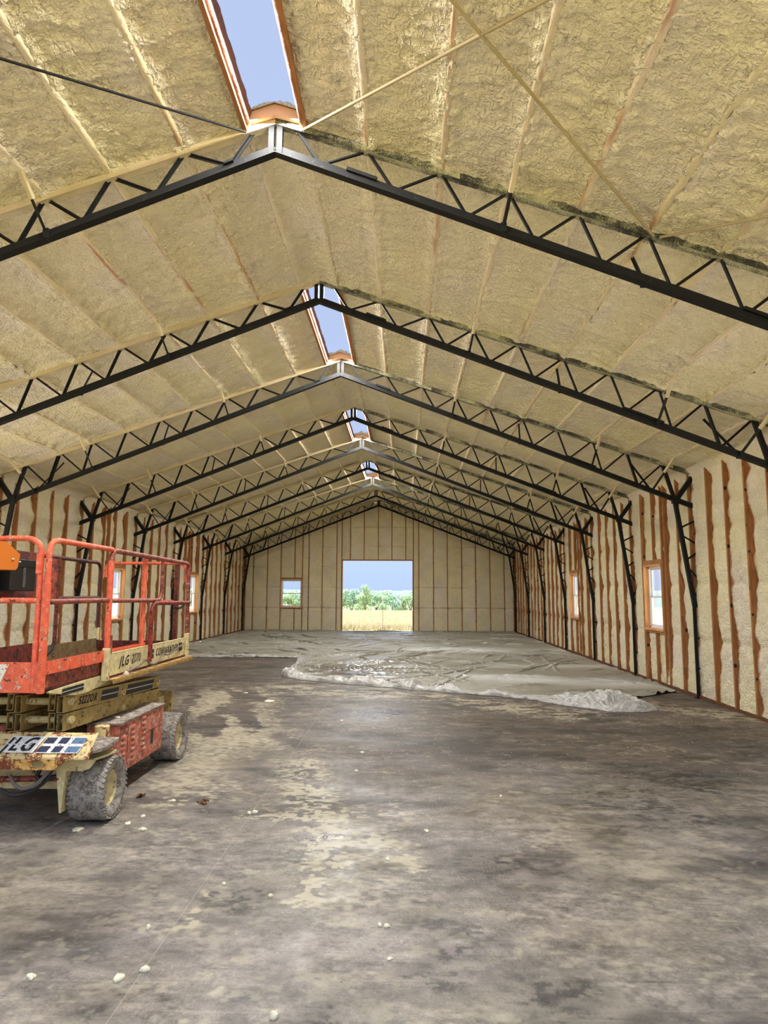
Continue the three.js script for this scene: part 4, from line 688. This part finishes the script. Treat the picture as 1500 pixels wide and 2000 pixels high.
// ------------------------------------------------------------------ plastic sheeting over the back of the floor
{
  const S = 1024, x0 = -6.1, x1 = 6.1, z0 = -30.2, z1 = -9.9, H = new Float32Array(S * S), R = rng(4242);
  // folds: long creases pulled across the sheet, each a raised ridge
  for (let n = 0; n < 420; n++) {
    let x = lerp(x0, x1, R()), z = lerp(z0, -11, R()); const dir = (R() < 0.5 ? 0.35 : 2.5) + (R() - 0.5) * 1.4, len = 0.8 + R() * R() * 5, a = 0.35 + R() * 0.65, w = 0.012 + R() * 0.02; let th = dir;
    for (let s = 0; s < len; s += 0.012) {
      th += (R() - 0.5) * 0.05; x += Math.cos(th) * 0.012; z += Math.sin(th) * 0.012 * 1.4;
      const px = (x - x0) / (x1 - x0) * S, pz = (z - z0) / (z1 - z0) * S, rx = w / (x1 - x0) * S * 2.5, rz = w / (z1 - z0) * S * 2.5 + 0.6, fade = Math.sin(Math.PI * s / len);
      for (let j = Math.max(0, Math.floor(pz - rz)); j <= Math.min(S - 1, Math.ceil(pz + rz)); j++) for (let i = Math.max(0, Math.floor(px - rx)); i <= Math.min(S - 1, Math.ceil(px + rx)); i++) { const d = ((i - px) / rx) ** 2 + ((j - pz) / rz) ** 2; if (d < 1) { const h = a * fade * (1 - d) ** 2, k = j * S + i; if (h > H[k]) H[k] = h; } }
    }
  }
  const at = (x, z) => { const i = clamp(Math.round((x - x0) / (x1 - x0) * S), 0, S - 1), j = clamp(Math.round((z - z0) / (z1 - z0) * S), 0, S - 1); return H[j * S + i]; };
  const bump = tex(S, S, (i, j) => 255 * clamp(0.25 + 0.6 * H[j * S + i] + 0.10 * vn(i * 0.02, j * 0.03) + 0.06 * vn(i * 0.12, j * 0.16)), false);
  const world = (i, j) => [lerp(x0, x1, i / S), lerp(z0, z1, j / S)];
  // overspray dust lying on the film: white mist bands, beige drift, and bare film near the front
  const map = tex(S, S, (i, j) => {
    const [x, z] = world(i, j), n = fbm(x * 0.6 + 4, z * 0.9 + 2, 3), f = fbm(x * 5, z * 6, 3);
    const line = (ax, az, bx, bz, w) => { const vx = bx - ax, vz = bz - az, t = clamp(((x - ax) * vx + (z - az) * vz) / (vx * vx + vz * vz)), d = Math.hypot(x - ax - vx * t, z - az - vz * t); return Math.exp(-d * d / (w * w)); };
    let mist = clamp(0.9 * line(2.0, -20.5, 6.1, -20.5, 0.8) + 1.0 * line(2.6, -14.0, 5.3, -13.2, 0.6) + 0.6 * line(3.2, -16.0, 5.9, -16.2, 0.35) + 0.35 * sstep(-18, -27, z)) * (0.85 + 0.5 * n);
    const bare = line(-0.9, -15.3, 0.2, -14.3, 0.9) * sstep(-0.2, 0.2, n + 0.25);
    const k = 1 + 0.12 * n + 0.08 * f;
    let c = [146 * k, 140 * k, 126 * k]; c = c.map((q, m) => lerp(q, [212, 212, 206][m], clamp(mist))); c = c.map((q, m) => lerp(q, [96, 88, 79][m], 0.75 * bare)); return c;
  });
  const rough = tex(256, 256, (i, j) => { const [x, z] = world(i * 4, j * 4), n = fbm(x * 0.8 + 9, z * 1.1, 3); const wet = Math.exp(-(((x - 0.2) / 1.3) ** 2) - (((z + 15.5) / 2.2) ** 2)); return 255 * clamp(0.50 + 0.35 * n - 0.42 * wet * sstep(-0.3, 0.1, n + 0.1) - 0.10 * sstep(-19, -26, z), 0.12, 0.9); }, false);
  const sheetMat = phys({ map, bumpMap: bump, bumpScale: 0.11, roughnessMap: rough, roughness: 1, transmission: 0.12, thickness: 0, side: THREE.DoubleSide });
  const E = [[-6.08, -17.95], [-4.4, -17.9], [-1.66, -17.8], [-1.50, -17.2], [-1.38, -15.5], [-1.28, -14.35], [-1.15, -14.02], [-0.6, -13.5], [0.3, -13.0], [1.2, -12.5], [2.1, -12.0], [3.5, -11.2], [4.5, -11.1], [6.06, -12.3]];
  const edge = (x) => { for (let i = 0; i < E.length - 1; i++) if (x <= E[i + 1][0]) return lerp(E[i][1], E[i + 1][1], clamp((x - E[i][0]) / (E[i + 1][0] - E[i][0]))); return E[E.length - 1][1]; };
  const p = thing('plastic_sheet', 'wide dusty plastic sheet wrinkled over the back half of the concrete floor', 'plastic sheet', [0, 0, 0]);
  const us = []; for (let x = -6.015; x < 6.016; x += 0.045) us.push(x); us.splice(us.findIndex((x) => x > -1.66), 0, -1.66);
  const g = grid(us, lin(0, 1, 300), (x, v) => {
    const zf = edge(x), z = lerp(zf, ZBACK + 0.03, Math.pow(v, 0.85)), e = Math.min(1, (zf - z) / 0.25);
    const y = 0.010 + 0.06 * at(x, z) + 0.008 * (1 + vn(x * 1.4, z * 1.4)) + 0.006 * (1 + vn(x * 5, z * 5)) * e;
    return [x, y, z, (x - x0) / (x1 - x0), (z - z0) / (z1 - z0)];
  });
  mesh('film', g, sheetMat, p);
  // gathered edge: the free border bunched up into a puffy roll
  const film = phys({ color: 0xe6e2da, roughness: 0.3, transmission: 0.4, thickness: 0, bumpMap: bump, bumpScale: 0.03, side: THREE.DoubleSide });
  const curve = new THREE.CatmullRomCurve3(E.slice(0, 12).map(([x, z]) => V(x, 0, z)), false, 'centripetal', 0.3), N = 520, fr = [];
  for (let i = 0; i <= N; i++) fr.push([curve.getPointAt(i / N), curve.getTangentAt(i / N)]);
  const wAt = (q) => q.x < -1.7 ? 0.17 + 0.06 * vn(q.x * 2, 3) : q.z < -14.4 ? 0.13 : q.x < 1.4 ? 0.40 + 0.1 * vn(q.x * 3, 1) : 0.24 + 0.08 * vn(q.x * 2, 8);
  const roll = grid(lin(0, N, N), lin(0, 1, 16), (i, v) => {
    const [q, t] = fr[i], w = wAt(q), a = v * Math.PI, pl = Math.sin(i * 0.17 + 3 * vn(i * 0.02, 2)) * 0.5 + 0.5, hh = w * (0.10 + 0.22 * Math.abs(vn(i * 0.055, 4)) + 0.22 * (1 - Math.abs(vn(i * 0.16 + v * 1.5, v * 2 + 3))) * pl);
    const off = -Math.cos(a) * w * 0.5 * (1 + 0.25 * vn(i * 0.09, 11)) + 0.02 * vn(i * 0.3, v * 4), y = 0.008 + hh * Math.pow(Math.sin(a), 0.8) * (1 + 0.3 * vn(i * 0.16, v * 5 + 3)) + 0.012 * Math.abs(vn(i * 0.4, v * 9)) * Math.sin(a);
    return [q.x + t.z * -off * -1, Math.max(0.004, y), q.z + t.x * off * -1, i * 0.03, v * 0.4];
  });
  mesh('gathered_edge', roll, film, p);
  // the crumpled end lying in a heap at the right
  const heap = grid(lin(-1, 1, 120), lin(-1, 1, 60), (u, v) => {
    const L = 1.05, cx = 4.15 + u * 0.8, cz = -10.78 + u * 0.42, prof = Math.pow(Math.max(0, 1 - Math.abs(u - 0.28) ** 1.4 / (u < 0.28 ? 1.45 : 0.65)), 0.8), w = 0.06 + 0.40 * prof, off = v * w;
    const r1 = 1 - Math.abs(vn(u * 5 + v * 2.3, v * 2.6 - u * 1.5)), r2 = 1 - Math.abs(vn(u * 11 - v * 4, v * 6 + u * 3));
    const y = 0.006 + Math.pow(Math.max(0, 1 - v * v), 0.55) * prof * (0.08 + 0.14 * r1 * r1 + 0.05 * r2);
    return [cx - 0.35 * off, Math.max(0.005, y), cz + off + 0.05 * vn(u * 4, 9), u, v * 0.5];
  });
  mesh('crumpled_heap', heap, film, p);
}

// ------------------------------------------------------------------ scraps of foam and litter on the floor
{
  const scrapMat = std({ color: 0xd8cfb2, roughness: 0.8, bumpMap: foamBump, bumpScale: 0.004 });
  function lump(seed, sx, sy, sz) {
    const g0 = mergeVertices(new THREE.IcosahedronGeometry(1, 3).deleteAttribute('uv').deleteAttribute('normal')), p = g0.attributes.position;
    for (let i = 0; i < p.count; i++) { const v = new THREE.Vector3().fromBufferAttribute(p, i), a = Math.atan2(v.z, v.x), k = 1 + 0.35 * vn(a * 1.2 + seed * 9.1, seed) + 0.18 * vn(v.x * 3 + seed, v.z * 3); p.setXYZ(i, v.x * k * sx, Math.max(-0.25 * sy, v.y * (1 + 0.4 * vn(v.x * 2 + seed, v.z * 2)) * sy), v.z * k * sz); }
    g0.translate(0, 0.25 * sy, 0); g0.computeVertexNormals(); return uvm(g0);
  }
  const S = [
    [-0.05, -3.27, 0.026, 0.02, 'flat foam scrap lying on the floor joint nearest the camera'], [-0.14, -3.2, 0.036, 0.02, 'wedge of foam left of the floor joint near the bottom edge'], [-0.54, -3.19, 0.024, 0.018, 'small foam scrap farthest left near the bottom of the picture'],
    [0.61, -2.95, 0.026, 0.028, 'foam scrap standing at the very bottom edge of the picture'], [1.02, -3.73, 0.020, 0.014, 'left one of two small foam scraps side by side on the near floor'], [1.055, -3.72, 0.02, 0.014, 'right one of two small foam scraps side by side on the near floor'],
    [0.38, -4.04, 0.022, 0.014, 'lone foam scrap just below the pale dust smear'], [-0.075, -5.46, 0.022, 0.018, 'left scrap of the pair lying on the joint beside the dust smear'], [-0.035, -5.48, 0.028, 0.02, 'right scrap of the pair lying on the joint beside the dust smear'],
    [1.04, -4.6, 0.022, 0.012, 'foam scrap right of the lower end of the dust smear'], [0.07, -4.19, 0.018, 0.012, 'tiny foam scrap just right of the joint, level with the crack'], [-0.18, -3.65, 0.018, 0.02, 'tiny upright foam scrap at the lower end of the crack'],
    [-0.77, -5.07, 0.036, 0.018, 'oval foam scrap on the floor right of the front tyre'], [-0.93, -5.19, 0.03, 0.016, 'crumbled foam scrap just off the front tyre'], [-0.88, -5.36, 0.028, 0.014, 'foam scrap among crumbs behind the front tyre'], [-0.78, -5.75, 0.03, 0.012, 'long foam scrap among crumbs beside the side box'],
    [1.31, -5.13, 0.024, 0.012, 'foam scrap on the open middle floor right of the smear'], [0.68, -6.76, 0.022, 0.01, 'foam scrap at the upper end of the dust smear'], [1.98, -6.0, 0.024, 0.012, 'farthest right foam scrap on the bare middle floor'], [0.69, -7.51, 0.03, 0.012, 'foam scrap before the shiny wet patch'],
    [-0.99, -10.85, 0.09, 0.022, 'large flat foam scrap in front of the plastic edge'], [-1.58, -11.68, 0.055, 0.02, 'smaller flat foam scrap left of the large one before the plastic'], [1.08, -3.41, 0.016, 0.01, 'speck of foam below the two side-by-side scraps'], [-1.24, -5.06, 0.05, 0.012, 'strip of foam crushed under the front tyre'],
    [1.85, -14.1, 0.07, 0.04, 'foam scrap lying on the plastic sheet'], [0.3, -9.3, 0.03, 0.012, 'foam scrap between the shiny patch and the dust band'],
    [-1.40, -6.02, 0.03, 0.016, 'foam scrap on the dusty lid of the lift side box', 0.618], [-1.335, -6.0, 0.028, 0.03, 'foam lump on the tread lip of the lift platform', 0.997],
  ];
  S.forEach(([x, z, r, h, label, lie], i) => { const m = mesh('foam_scrap', lump(i + 1, r * 0.85, h * 0.85, r * 0.85 * (0.6 + 0.3 * ((i * 7) % 3) / 2)), scrapMat); m.position.set(x, lie ?? (z < -12 ? 0.02 : 0.0005), z); m.rotation.y = i * 1.3; tag(m, label, 'foam scrap', 'foam scraps on the floor'); });
  // dry leaves
  const leafMat = std({ color: 0x6d4a2e, roughness: 0.9, side: THREE.DoubleSide });
  [[-0.51, -5.71, 0.055, 'curled brown dry leaf on the floor right of the lift'], [-1.09, -5.86, 0.05, 'brown dry leaf lying between the lift wheels']].forEach(([x, z, r, label], i) => {
    const parts = []; for (let k = 0; k < 5; k++) { const a = k * 1.1 + i; parts.push(grid(lin(-1, 1, 8), lin(0, 1, 8), (u, v) => { const w = r * 0.35 * Math.sin(v * Math.PI) , L = v * r * (0.8 + 0.3 * (k % 2)); return [Math.cos(a) * L - Math.sin(a) * u * w, 0.004 + 0.012 * u * u + 0.012 * Math.sin(v * 3 + k), Math.sin(a) * L + Math.cos(a) * u * w]; })); }
    const m = mesh('dry_leaf', merge(parts), leafMat); m.position.set(x, 0.001, z); tag(m, label, 'leaf');
  });
  // crumbs nobody could count
  const crumb = new THREE.InstancedMesh(lump(99, 1, 0.6, 0.8), scrapMat, 1900), R = rng(31), o = new THREE.Object3D();
  crumb.name = 'foam_crumbs'; crumb.userData.kind = 'stuff'; crumb.userData.label = 'pale foam crumbs scattered over the concrete floor'; crumb.userData.category = 'crumbs'; crumb.castShadow = crumb.receiveShadow = true;
  for (let i = 0; i < 1900; i++) {
    let x, z; const k = R();
    if (k < 0.14) { x = -0.8 + (R() + R() - 1) * 0.5; z = -5.45 + (R() + R() - 1) * 0.8; if (x < -1.03) x = -1.0 + R() * 0.2; } else if (k < 0.24) { x = -0.06 + (R() + R() - 1) * 0.12; z = -2.6 - R() * 5; } else if (k < 0.4) { x = lerp(-1, 5.8, R()); z = -11.6 + x * 0.3 + (R() + R() - 1) * 1.2; z = Math.min(z, -8.9); } else { x = lerp(-1.0, 5.8, R()); z = lerp(-2.6, -10, Math.pow(R(), 0.7)); }
    const s = 0.0018 + 0.0045 * R() * R() * R() + (z < -6 ? 0.002 : 0) + 0; o.position.set(x, 0, z); o.rotation.set(0, R() * 6, 0); o.scale.setScalar(s); o.updateMatrix(); crumb.setMatrixAt(i, o.matrix);
  }
  scene.add(crumb);
}

// ------------------------------------------------------------------ outside: field, tree line, hills
{
  const R = rng(900);
  const gy = (x, z) => z > -31 ? -0.02 : -0.02 - (-31 - z) * 0.0232;
  const fieldMap = tex(512, 512, (x, y) => { const u = x / 512, v = y / 512, n = 0.5 * vn(u * 16, v * 16, 16) + 0.4 * vn(u * 128, v * 128, 128) + 0.3 * vn(u * 4, v * 4, 4); return [176 + n * 20, 167 + n * 20, 124 + n * 18]; }, true, 1 / 14);
  const field = structure('field');
  const zs = [-30.5, -31, -45, -80, -120, -200, -400, -700], f = grid([-700, -200, -60, -20, 0, 20, 60, 200, 700], zs, (x, z) => [x, gy(x, Math.max(z, -330)), z, x, z]);
  mesh('field_ground', f, std({ map: fieldMap, roughness: 1 }), field);
  const yardMat = std({ color: 0x26221c, roughness: 1 });
  for (const [xa, xb] of [[-700, -6.35], [6.35, 700]]) mesh('field_ground', grid(lin(xa, xb, 6), [700, 60, ZOPEN, -10, -30.5], (x, z) => [x, -0.06, z, x, z]), std({ map: fieldMap, roughness: 1 }), field);
  mesh('gravel_yard', grid(lin(-6.35, 6.35, 4), [60, 30, 8, ZOPEN - 0.001], (x, z) => [x, -0.05, z, x, z]), yardMat, field);
  const padMat = std({ color: 0xd2ccc0, roughness: 1 });
  for (const sd of [-1, 1]) mesh('gravel_yard', grid([sd * 6.36, sd * 9, sd * 14, sd * 20], [ZOPEN + 1, -5, -10, -14], (x, z) => [x, -0.03, z, x, z], sd < 0), padMat, field);
  // grass standing behind the doorway: tufts
  const blades = []; for (let k = 0; k < 7; k++) { const a = k * 2.4, l = 0.75 + 0.25 * ((k * 5) % 4) / 3, dx = Math.cos(a) * 0.35, dz = Math.sin(a) * 0.35, g = new THREE.BufferGeometry(); g.setAttribute('position', new THREE.Float32BufferAttribute([dx * 0.3 - 0.03, 0, dz * 0.3, dx * 0.3 + 0.03, 0, dz * 0.3, dx, l, dz, dx * 0.3 - 0.03, 0, dz * 0.3 + 0.02, dx, l, dz, dx * 0.3 + 0.03, 0, dz * 0.3 + 0.02], 3)); g.computeVertexNormals(); g.setAttribute('uv', new THREE.Float32BufferAttribute(new Float32Array(12), 2)); blades.push(g); }
  const NT = 26000, grass = new THREE.InstancedMesh(merge(blades), std({ color: 0xffffff, roughness: 1, side: THREE.DoubleSide }), NT), o = new THREE.Object3D(), c = new THREE.Color();
  grass.name = 'field_grass'; grass.userData.kind = 'stuff'; grass.userData.label = 'tall straw-coloured grass of the field beyond the doorway'; grass.userData.category = 'grass'; grass.castShadow = grass.receiveShadow = true;
  for (let i = 0; i < NT; i++) { const z = -31.2 - 150 * Math.pow(R(), 1.7), x = (R() * 2 - 1) * (5 + (-31 - z) * 0.16) - 1.2 - (-31 - z) * 0.05; o.position.set(x, gy(x, z) - 0.02, z); o.rotation.set(0, R() * 6, 0); const s = (0.16 + 0.2 * R()) * (1 + (-31 - z) * 0.006); o.scale.set(s, s, s); o.updateMatrix(); grass.setMatrixAt(i, o.matrix); const t = R(); c.setRGB(lerp(0.42, 0.60, t), lerp(0.395, 0.55, t), lerp(0.27, 0.42, t)); grass.setColorAt(i, c); }
  scene.add(grass);
  // trees: a few kinds, each crown a mass of leaf cards on branches
  function crown(seed, w, h, n, low) {
    const r = rng(seed), pos = [], nor = [], lobes = []; for (let k = 0; k < 9; k++) { const a = r() * 6.28, e = r(); lobes.push([Math.cos(a) * w * 0.32 * (1 - e * 0.5), h * (low + (0.85 - low) * e), Math.sin(a) * w * 0.32 * (1 - e * 0.5), w * (0.2 + 0.12 * r()), h * (0.13 + 0.08 * r())]); }
    for (let i = 0; i < n; i++) {
      const L = lobes[Math.floor(r() * 9)], a = r() * 6.28, ct = r() * 2 - 1, st = Math.sqrt(1 - ct * ct), k = 0.75 + 0.35 * r(), d = V(st * Math.cos(a), ct, st * Math.sin(a)), p = V(L[0] + d.x * L[3] * k, L[1] + d.y * L[4] * k * 1.2, L[2] + d.z * L[3] * k), s = 0.10 + 0.14 * r(), t1 = V(r() - 0.5, r() - 0.5, r() - 0.5).normalize(), t2 = t1.clone().cross(d).normalize();
      const q = [p.clone().addScaledVector(t1, -s), p.clone().addScaledVector(t2, s * 0.6), p.clone().addScaledVector(t1, s), p.clone().addScaledVector(t2, -s * 0.6)];
      for (const m of [0, 1, 2, 0, 2, 3]) { pos.push(q[m].x, q[m].y, q[m].z); nor.push(d.x, d.y * 0.8 + 0.3, d.z); }
    }
    const g = new THREE.BufferGeometry(); g.setAttribute('position', new THREE.Float32BufferAttribute(pos, 3)); g.setAttribute('normal', new THREE.Float32BufferAttribute(nor, 3)); g.setAttribute('uv', new THREE.Float32BufferAttribute(new Float32Array(pos.length / 3 * 2), 2)); return g;
  }
  const leafM = [[0.17, 0.30, 0.17], [0.21, 0.33, 0.165], [0.15, 0.285, 0.185]].map((q) => phys({ color: new THREE.Color().setRGB(...q), roughness: 0.9, transmission: 0.3, thickness: 0, side: THREE.DoubleSide })), bark = std({ color: 0x5b4a3a, roughness: 1 });
  const kinds = [[11, 6.2, 6.0, 1900, 0.1], [12, 5.9, 5.4, 1800, 0.08], [13, 6.5, 5.7, 2000, 0.08], [14, 4.0, 8.6, 1300, 0.2]].map(([s, w, h, n, low], k) => ({ crown: crown(s, w, h, n, low), trunk: merge([0, 1, 2].map((b) => { const t = b * 2.1, top = V(Math.cos(t) * w * 0.2, h * 0.6, Math.sin(t) * w * 0.2), L = top.length(); return place(new THREE.CylinderGeometry(0.05, 0.16, L, 7).rotateX(Math.PI / 2).translate(0, 0, L / 2), V(0, 0, 0), top); })), k }));
  function tree(kind, x, z, sc, turn, mat, label, group) {
    const K = kinds[kind], t = thing('far_tree', label, 'tree', [x, gy(x, z) - 0.1, z], group); mesh('crown', K.crown, mat, t).name = 'crown'; mesh('trunk', K.trunk, bark, t).name = 'trunk'; t.rotation.y = turn; t.scale.setScalar(sc);
  }
  let n = 0;
  for (let row = 0; row < 3; row++) for (let x = -62 + row * 2.5; x < 30; x += 7.5) { const i = n++; tree((i * 2 + row) % 3, x + (R() - 0.5) * 0.6, -194 - row * 9 - R() * 2, (0.98 + 0.12 * R()) * (1 + row * 0.07), R() * 6, leafM[(i + row) % 3], ['pale green bushy tree in the front row of the tree line beyond the field', 'pale green bushy tree in the middle row of the tree line', 'pale green bushy tree in the back row of the tree line'][row], 'tree line row ' + ['one', 'two', 'three'][row]); }
  tree(3, -9.7, -188, 0.92, 1, leafM[1], 'tall light tree rising above the tree line left of the doorway middle');
  // low wooded hills on the horizon
  const hill = structure('hills');
  const ring = grid(lin(0, Math.PI * 2, 240), [430, 470, 520, 600, 760], (a, r) => { const e = (r - 430) / 330, y = r === 430 ? -9 : 1.6 + 2.2 * e + 1.2 * vn(a * 12, e * 3) + 0.7 * vn(a * 50, e * 3 + 5); return [Math.sin(a) * r, y, -Math.cos(a) * r, a * 40, r * 0.1]; });
  mesh('wooded_hill', ring, std({ color: new THREE.Color().setRGB(0.085, 0.125, 0.13), roughness: 1, side: THREE.DoubleSide }), hill);
  // thin stake outside the doorway
  const st = mesh('marker_stake', merge([cyl(0.009, 0.9, 8).translate(0, 0.45, 0), cyl(0.013, 0.03, 8).translate(0, 0.9, 0)]), std({ color: 0xb07848, roughness: 0.8 })); st.position.set(0.18, -0.02, -30.6); tag(st, 'thin brown stake standing upright just outside the doorway', 'stake');
}
renderer.render(scene, camera);
